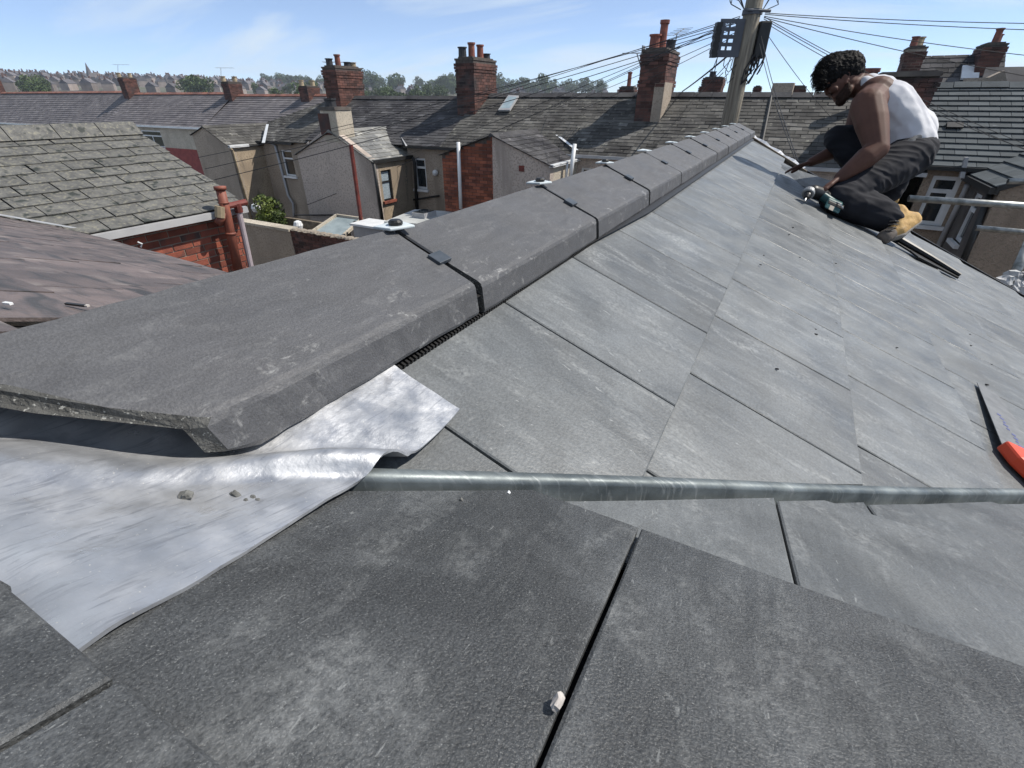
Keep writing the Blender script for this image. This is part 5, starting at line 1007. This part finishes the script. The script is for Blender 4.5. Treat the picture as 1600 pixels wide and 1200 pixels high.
b = MB(); b.lathe((p.x, p.y, tipz - 22), [(6.2, 0), (5.6, 1), (.1, 22)], 8); b.build('spire', 'far_roof', ch); b = MB(); b.bb(p + Vector((3, -4, -3)), p + Vector((16, 4, 3))); b.prism([(p.x + 3, p.y - 4.3, p.z + 3), (p.x + 3, p.y, p.z + 6.5), (p.x + 3, p.y + 4.3, p.z + 3)], (13, 0, 0)); b.build('nave', 'far_wall', ch)
TM = []
for k in range(4):
    b = MB(); leaves(b, (0, 0, 5.2), 4.4, 1300, .42, 20 + k, .95); cme = b.mesh('crown', 'tree_leaf'); b = MB(); b.tube([(0, 0, -1), (.1, 0, 2.2), (0, .1, 5)], [.4, .3, .15], 7); b.tube([(.1, 0, 2.2), (1.6, .3, 5)], [.18, .08], 5); b.tube([(.05, 0, 2.4), (-1.4, -.5, 5.2)], [.18, .07], 5); TM.append((cme, b.mesh('trunk', 'bark')))
TLAB = 'dark leafy tree in the wooded belt below the skyline'
def ftree(px, d, s, lab=TLAB, grp='trees on the hillside'):
    p = spot(px, d); t_ = thing('tree', p, lab, 'tree', grp); t_.rotation_euler = (0, 0, g_.uniform(0, 6)); t_.scale = (s * g_.uniform(.9, 1.25), s * g_.uniform(.9, 1.25), s)
    for m_, nm in zip(g_.choice(TM), ('crown', 'trunk')): o = bpy.data.objects.new(nm, m_); COL.objects.link(o); o.parent = t_
for _ in range(70): ftree(g_.uniform(545, 940), g_.uniform(560, 860), g_.uniform(1.0, 1.9))
for _ in range(46): ftree(g_.uniform(775, 945), g_.uniform(640, 880), g_.uniform(.7, 1.5))
for _ in range(26): ftree(g_.uniform(390, 560), g_.uniform(780, 900), g_.uniform(.9, 1.7))
for _ in range(30): ftree(g_.uniform(400, 760), g_.uniform(230, 420), g_.uniform(.6, 1.0))
for px, d, s in [(310, 330, 1.35), (318, 335, 1.2), (302, 333, 1.1)]: ftree(px, d, s, 'rounded green tree cluster on the skyline between the far left chimneys', 'rounded trees between the far left chimneys')
for _ in range(10): ftree(g_.uniform(40, 90), g_.uniform(300, 380), g_.uniform(.6, .9), 'dark tree low on the hillside at far left', 'trees at far left')
for px, s in [(691, 1.6), (697, 1.7), (705, 1.5)]: ftree(px, 600, s, 'tall tree rising left of the big brick chimney', 'trees beside the big chimney')
# ================================================================== the kneeling man
def cap(mb, p0, p1, r0, r1, n=14, m=5, sq=None):
    """tapered capsule; sq = (axis, factor) squashes the section along an axis"""
    p0, p1 = Vector(p0), Vector(p1); d = p1 - p0; L = d.length
    d = d.normalized() if L > 1e-6 else Vector((0, 0, 1)); a = d.orthogonal().normalized(); b = d.cross(a); vs = []; rings = []
    for i in range(m): t = -math.pi / 2 + (math.pi / 2) * i / m; rings.append((p0 + d * r0 * math.sin(t), max(r0 * math.cos(t), 1e-4)))
    rings.append((p0, r0)); rings.append((p1, r1))
    for i in range(1, m + 1): t = (math.pi / 2) * i / m; rings.append((p1 + d * r1 * math.sin(t), max(r1 * math.cos(t), 1e-4)))
    for c, r in rings:
        for k in range(n):
            o = (a * math.cos(2 * math.pi * k / n) + b * math.sin(2 * math.pi * k / n)) * r
            if sq: ax = Vector(sq[0]).normalized(); o = o - ax * o.dot(ax) * (1 - sq[1])
            vs.append(c + o)
    q = len(rings); fs = [(i * n + k, i * n + (k + 1) % n, (i + 1) * n + (k + 1) % n, (i + 1) * n + k) for i in range(q - 1) for k in range(n)]
    mb.add(vs, fs + [tuple(range(n))[::-1], tuple((q - 1) * n + k for k in range(n))])
def fuse(mb, name, m, parent, voxel, smooth=6, fn=None):
    """one continuous skin: voxel-fuse the volumes, relax, then optional displacement fn(co, normal)->offset"""
    off = WL[parent.name]; me = mb.mesh(name, m, off); o = bpy.data.objects.new(name, me); COL.objects.link(o)
    r = o.modifiers.new('r', 'REMESH'); r.mode = 'VOXEL'; r.voxel_size = voxel; r.use_smooth_shade = True
    if smooth: s = o.modifiers.new('s', 'SMOOTH'); s.factor = .5; s.iterations = smooth
    dg = bpy.context.evaluated_depsgraph_get(); ev = o.evaluated_get(dg); nm = bpy.data.meshes.new_from_object(ev); o.modifiers.clear(); o.data = nm
    if not nm.materials: nm.materials.append(MATS[m])
    if fn:
        cs = [v.co.copy() for v in nm.vertices]; ns_ = [v.normal.copy() for v in nm.vertices]
        for v, c, n_ in zip(nm.vertices, cs, ns_): v.co = c + n_ * fn(c + off, n_)
    nm.polygons.foreach_set('use_smooth', [True] * len(nm.polygons)); nm.update()
    o.parent = parent; WL[o.name] = off; return o
D0 = 2.66
def J(px, py, d): return atD(px, py, d)
foot = onS1(1395, 374)
man = thing('person', foot, 'man in white vest, dark trousers and tan boots kneeling on the slates', 'person')
PXM = D0 / FPX
IX, IY, IZ = RX, -UP, ray(1360, 200).normalized()            # image right, image down, away along the line of sight
hip_c = J(1420, 236, 2.74); ab = J(1408, 196, 2.74); chest = J(1384, 168, 2.74); upch = J(1368, 150, 2.74); neck = J(1346, 134, 2.75)
shL, shR = J(1356, 164, 2.575), J(1350, 158, 2.90)
elL, wrL = J(1371, 233, 2.52), J(1313, 277, 2.565)
elR, wrR = J(1326, 226, 2.98), J(1268, 253, 3.02)
hpL, knL, anL = J(1418, 246, 2.66), J(1306, 311, 2.60), J(1388, 342, 2.585)
hpR, knR, anR = J(1416, 242, 2.84), J(1311, 217, 2.92), J(1378, 302, 2.90)
hc = J(1317, 126, 2.75); af = (IX * -.92 + IY * .40).normalized(); au = (IX * -.40 + IY * -.92).normalized(); al = IZ
body = MB()
for s in (-1, 1):
    cap(body, hip_c + al * s * .07, ab + al * s * .075, .115, .105); cap(body, ab + al * s * .075, chest + al * s * .08, .105, .12); cap(body, chest + al * s * .08, upch + al * s * .09, .12, .095)
cap(body, upch, neck, .085, .062); cap(body, neck, hc - af * .025 - au * .05, .060, .058)
cap(body, upch + (shL - upch) * .5, shL, .085, .083); cap(body, shL, shL + (elL - shL) * .4, .083, .078); cap(body, shL + (elL - shL) * .4, elL, .078, .054); cap(body, elL, elL + (wrL - elL) * .3, .054, .057); cap(body, elL + (wrL - elL) * .3, wrL, .057, .031)
cap(body, upch + (shR - upch) * .5, shR + IX * .0 + IY * .02, .07, .062); cap(body, shR, elR, .066, .046); cap(body, elR, elR + (wrR - elR) * .35, .046, .046); cap(body, elR + (wrR - elR) * .35, wrR, .046, .028)
for a, b, c in ((hpL, knL, anL), (hpR, knR, anR)): cap(body, a, b, .085, .058); cap(body, b, c, .056, .042)
def hand(mb, w, fwd, nrm_, lat, curl, sc=1.0):
    """palm, four fingers of unequal length with two bends, and a thumb from the side of the palm"""
    fwd, nrm_, lat = (Vector(q).normalized() for q in (fwd, nrm_, lat)); k0 = w + fwd * .085 * sc
    for t in (-1, -.35, .35, 1): cap(mb, w + lat * t * .016 * sc + fwd * .012, k0 + lat * t * .030 * sc, .013 * sc, .0115 * sc, 10, 3)
    for i, (t, L) in enumerate(((-1, .066), (-.35, .078), (.35, .074), (1, .058))):
        p = k0 + lat * t * .031 * sc; d = fwd.copy(); r = .0098 * sc
        for j, q in enumerate((.46, .30, .24)): d = (d + nrm_ * curl * (.7 + .25 * j)).normalized(); e = p + d * L * q * sc * 1.05; cap(mb, p, e, r, r * .9, 10, 3); p = e; r *= .9
    p = w + fwd * .028 * sc - lat * .028 * sc; d = (fwd * .62 - lat * .75 + nrm_ * .25).normalized()
    for L in (.040, .034, .026): e = p + d * L * sc; cap(mb, p, e, .0125 * sc, .0105 * sc, 10, 3); p = e; d = (d + fwd * .45 + nrm_ * .25 + lat * .2).normalized()
nS = Vector((s_, 0, c_))
hand(body, wrL, (J(1288, 293, 2.57) - wrL), -nS, IZ, .32)
hand(body, wrR, (J(1240, 262, 3.03) - wrR), -nS, -IZ, .22)
# head
def HP(f, u, l=0): return hc + af * f + au * u + al * l
cap(body, HP(-.022, .030), HP(.022, .036), .092, .086, sq=(al, .84)); cap(body, HP(.0, -.02), HP(.035, -.01), .075, .070, sq=(al, .85))
cap(body, HP(.048, -.088), HP(.062, -.100), .034, .024, sq=(al, 1.1)); cap(body, HP(-.012, -.062, -.045), HP(.05, -.096, -.022), .024, .022); cap(body, HP(-.012, -.062, .045), HP(.05, -.096, .022), .024, .022); cap(body, HP(.045, -.05), HP(.05, -.075), .045, .038)
cap(body, HP(.094, .008), HP(.112, -.030), .008, .0125, 10, 3); cap(body, HP(.100, -.034, -.012), HP(.100, -.034, .012), .0085, .0085, 10, 3); cap(body, HP(.086, .020, -.035), HP(.090, .020, .035), .013, .013, 10, 3)
cap(body, HP(.088, -.058, -.016), HP(.088, -.058, .016), .0085, .0085, 10, 3); cap(body, HP(.084, -.071, -.014), HP(.084, -.071, .014), .009, .009, 10, 3)
for s in (-1, 1):
    e0 = HP(-.018, -.008, s * .078); cap(body, e0 + au * .022, e0 - au * .018 + af * .006, .013, .009, 10, 3); cap(body, e0 + au * .022 - af * .008 + al * s * .008, e0 - au * .006 - af * .014 + al * s * .010, .007, .006, 8, 3)
    cap(body, HP(.076, -.022, s * .045), HP(.06, -.03, s * .058), .018, .018, 10, 3)
bo = fuse(body, 'body', 'skin', man, .0048, 5)
for s in (-1, 1): e = MB(); e.blob(HP(.084, .002, s * .031), .0105, 1, 0, 12); e.build('eye', 'hair', man, smooth=True)
bd_ = MB()
for s in (-1, 1): cap(bd_, HP(-.010, -.035, s * .064), HP(.0, -.070, s * .055), .017, .022); cap(bd_, HP(.0, -.070, s * .053), HP(.056, -.102, s * .020), .023, .026)
cap(bd_, HP(.0, -.052, -.060), HP(.060, -.082, -.036), .016, .016); cap(bd_, HP(.0, -.052, .060), HP(.060, -.082, .036), .016, .016); cap(bd_, HP(.058, -.104, -.015), HP(.058, -.104, .015), .027, .027); cap(bd_, HP(.092, -.049, -.022), HP(.092, -.049, .022), .006, .006, 8, 3)
fuse(bd_, 'beard', 'beard', man, .004, 4, lambda c, n_: .0022 * noise.noise(c * 160))
# hair: a tousled mass with loose curls
hr = MB(); gh = random.Random(9)
cap(hr, HP(-.03, .050), HP(.045, .062), .105, .090); cap(hr, HP(-.075, .0), HP(-.03, .06), .052, .095); cap(hr, HP(.07, .06), HP(.112, .03), .060, .036)
for k in range(120):
    th_ = gh.uniform(-.25, math.pi * .72); ph = gh.uniform(-1, 1); d = (af * math.cos(th_) * .122 + au * math.sin(th_) * .108) * math.sqrt(max(.05, 1 - .6 * ph * ph)) + al * ph * .086; p = HP(.0, .048) + d
    if (p - hc).dot(au) < -.005 + (.045 if (p - hc).dot(af) > -.03 else -.03): continue
    hr.blob(p, gh.uniform(.010, .019), k, .5, 10)
for k in range(40): p = HP(gh.uniform(.08, .155), gh.uniform(.005, .10), gh.uniform(-.06, .06)); hr.blob(p, gh.uniform(.010, .018), k, .5, 10)
ho = fuse(hr, 'hair', 'hair', man, .0045, 2, lambda c, n_: .006 * noise.noise(c * 60) + .005 * noise.noise(c * 150) - .004)
cu = MB()
for k in range(1100):
    th_ = gh.uniform(-.3, math.pi * .70); ph = gh.uniform(-1, 1); d = (af * math.cos(th_) * .134 + au * math.sin(th_) * .120) * math.sqrt(max(.05, 1 - .55 * ph * ph)) + al * ph * .09; p = HP(.0, .048) + d
    if (p - hc).dot(au) < .03 and (p - hc).dot(af) < .05: continue
    o_ = d.normalized(); t_ = o_.orthogonal().normalized(); w_ = o_.cross(t_); R_ = gh.uniform(.006, .016); ph0 = gh.uniform(0, 6); L_ = gh.uniform(.018, .040)
    cu.tube([p + o_ * (L_ * q / 7 - .012) + (t_ * math.cos(ph0 + q * .8) + w_ * math.sin(ph0 + q * .8)) * R_ - Vector((0, 0, .0012 * q * q * .4)) for q in range(8)], .0021, 4, r2=.0009)
cu.build('curls', 'hair', ho)['kind'] = 'stuff'
# vest
ve = MB()
for s in (-1, 1):
    cap(ve, J(1418, 226, 2.74) + al * s * .072, ab + al * s * .078, .128, .120); cap(ve, ab + al * s * .078, chest + al * s * .080, .120, .131); cap(ve, chest + al * s * .080, upch + al * s * .072 + (IX * .012 if s < 0 else IX * .0), .131, .100 if s < 0 else .112)
    cap(ve, upch + al * s * .085 + IY * -.015, neck + al * s * .066 + IX * .022 + IY * -.014, .062, .034)
cap(ve, ab + IX * .015, J(1424, 206, 2.74), .12, .120)
def vfold(c, n_):
    q = c - ab; t = q.dot((IX * .6 + IY * .8).normalized()); a = q.dot((IX * .8 - IY * .6).normalized())
    return .0050 * math.sin(a * 46 + 2.2 * noise.noise(c * 7) * 2) * max(0, noise.noise(c * 5 + Vector((3, 1, 2))) + .35) + .003 * noise.noise(c * 26)
cap(ve, upch + al * .10 + IX * .02 - IY * .01, neck + al * .05 + IX * .03, .098, .055); cap(ve, chest + IX * .03 - IY * .01, neck + IX * .045 + IY * .0, .12, .062)
fuse(ve, 'vest', 'vest_cotton', man, .0055, 6, vfold)
# trousers
tr_ = MB()
cap(tr_, hip_c + al * .075, J(1414, 244, 2.80), .124, .122); cap(tr_, hip_c - al * .075, J(1414, 246, 2.68), .124, .122); cap(tr_, J(1430, 238, 2.72), J(1422, 252, 2.72), .078, .09)
for a, b, c in ((hpL, knL, anL), (hpR, knR, anR)): m1 = a + (b - a) * .5; cap(tr_, a, m1, .118, .098); cap(tr_, m1, b, .098, .076); cap(tr_, b, b + (c - b) * .5, .074, .077); cap(tr_, b + (c - b) * .5, c, .077, .068)
cap(tr_, J(1405, 262, 2.80), J(1392, 304, 2.82), .075, .052); cap(tr_, J(1352, 318, 2.60), J(1384, 336, 2.58), .070, .066)
def tfold(c, n_):
    return .008 * noise.noise(Vector((c.dot(IX) * 6, c.dot(IY) * 15, c.dot(IZ) * 6))) + .0018 * noise.noise(c * 24) + .009 * (1 - 2 * abs(noise.noise(Vector((c.dot((IX + IY * .5)) * 8, c.dot((IY - IX * .5)) * 26, c.dot(IZ) * 7)) + Vector((4, 2, 1))))) * .6 + .004 * math.sin(c.dot((IX * .35 + IY).normalized()) * 70 + 4 * noise.noise(c * 6)) * max(0, noise.noise(c * 6 + Vector((1, 7, 2))) + .2)
fuse(tr_, 'trousers', 'trouser', man, .006, 5, tfold)
wb = MB(); ring = []
for k in range(25): t = 2 * math.pi * k / 24; ring.append(J(1420, 222, 2.74) + (IX * .88 - IY * .47).normalized() * math.cos(t) * .150 + al * math.sin(t) * .215 + IY * .012 * math.sin(2 * t))
[cap(wb, ring[i], ring[i + 1], .024, .024, 10, 3) for i in range(24)]; fuse(wb, 'waistband', 'waistband', man, .005, 2, lambda c, n_: .006 * noise.noise(c * 34))
# boots
def boot(toe, ball, ank, heel, mt, nm='boot'):
    b = MB(); cap(b, ank, ball, .050, .044); cap(b, ball, toe, .044, .036); cap(b, ank, heel, .050, .040); cap(b, heel, ball, .040, .044); cap(b, ank, ank + (ank - ball).normalized() * .03, .05, .052)
    bt = fuse(b, nm, mt, man, .005, 4, lambda c, n_: .003 * noise.noise(c * 40)); s = MB(); dn = ((toe - heel).cross(al)).normalized(); dn = dn if dn.dot(IY) > 0 else -dn
    cap(s, heel + dn * .026, ball + dn * .026, .034, .040, sq=(dn, .45)); cap(s, ball + dn * .026, toe + dn * .020, .040, .034, sq=(dn, .45)); fuse(s, 'sole', 'boot_sole', bt, .005, 2)
    return bt
bt = boot(J(1386, 368, 2.555), J(1400, 362, 2.555), J(1400, 342, 2.575), J(1426, 343, 2.575), 'boot_leather')
tq = MB(); cap(tq, J(1383, 370, 2.548), J(1390, 366, 2.548), .038, .036); fuse(tq, 'toe_cap', 'toe_scuff', bt, .005, 2)
lc = MB()
for k in range(4): p = J(1398 - 2 * k, 346 + 5 * k, 2.52); lc.tube([p - IX * .028, p - IX * .0 - IY * .004 - IZ * .012, p + IX * .022], .0032, 6)
lc.build('laces', 'black_plastic', bt)
boot(J(1352, 312, 2.93), J(1362, 310, 2.93), J(1378, 298, 2.92), J(1392, 312, 2.93), 'boot_leather')
# ================================================================== cordless drill
h0 = J(1272, 300, 2.50); h1 = J(1296, 313, 2.48); dd_ = (h1 - h0).normalized()
dr_ = thing('cordless_drill', h1, 'black and teal cordless drill lying on the slates by the man\'s hand', 'drill')
b = MB(); cap(b, J(1270, 299, 2.55), J(1284, 304, 2.57), .034, .034); cap(b, J(1284, 304, 2.57), J(1294, 309, 2.575), .030, .026); fuse(b, 'motor_housing', 'black_plastic', dr_, .004, 2)
b = MB(); a = J(1263, 302, 2.54); ax = (-IZ * .75 - IX * .25 + IY * .62).normalized(); b.tube([a - ax * .020, a + ax * .012], .031, 18); b.build('gear_case', 'aluminium', dr_, bevel=.006, smooth=False)
b = MB(); b.tube([a + ax * .012, a + ax * .03, a + ax * .045], [.021, .018, .012], 14); b.build('chuck', 'black_plastic', dr_); b = MB(); b.tube([a + ax * .04, a + ax * .075], .0055, 8); b.build('driver_bit', 'steel', dr_)
b = MB(); cap(b, J(1282, 304, 2.56), J(1300, 317, 2.54), .023, .024); fuse(b, 'grip', 'teal_plastic', dr_, .004, 2)
rotb = Matrix(((IX + IY * .45).normalized(), -IZ, (IY - IX * .45).normalized())).transposed()
bc = J(1303, 320, 2.53); b = MB(); b.box(bc, (.085, .075, .062), rotb); bt_ = b.build('battery', 'teal_plastic', dr_, bevel=.008); b = MB(); b.box(bc + IX * .012 - IY * .004, (.088, .079, .02), rotb); b.build('battery_clip', 'black_plastic', bt_, bevel=.004)
b = MB(); b.box(bc - IZ * .0395 + IY * .012 - IX * .01, (.024, .002, .024), rotb); b.build('sticker', 'sticker', bt_)
b = MB(); b.tube([bc - IZ * .03 - IY * .02 + IX * .01, bc - IZ * .05 - IY * .01 + IX * .035, bc - IZ * .045 + IY * .012 + IX * .05, bc - IZ * .03 + IY * .012 + IX * .04], .003, 6); b.build('belt_hook', 'steel', dr_)
# the slate in his hands, tail lifted
q = [J(1219, 263, 3.34), J(1236, 259, 3.30), J(1304, 291, 2.86), J(1262, 296, 2.92), J(1214, 277, 3.30)]
q = [J(1220, 258, 3.42), J(1300, 285, 2.98), J(1275, 300, 2.90), J(1212, 276, 3.28)]
b = MB(); b.prism(q, nS * .006); tag(b.build('loose_slate', 'new_slate', loc=q[0]), 'loose pale slate held down by the man\'s hands near the verge', 'slate')

# ================================================================== summer haze
hz = MB(); hz.bb((-1500, -1500, -30), (1500, 1500, 75)); ho_ = hz.build('haze', None); tag(ho_, kind='stuff')
hm = bpy.data.materials.new('haze'); hm.use_nodes = True; hn = hm.node_tree; hn.nodes.clear(); o_ = hn.nodes.new('ShaderNodeOutputMaterial'); pv = hn.nodes.new('ShaderNodeVolumePrincipled')
pv.inputs['Color'].default_value = (0.80, 0.88, 1.0, 1); pv.inputs['Density'].default_value = 0.00028; pv.inputs['Anisotropy'].default_value = 0.2; hn.links.new(pv.outputs[0], o_.inputs['Volume']); ho_.data.materials.append(hm)
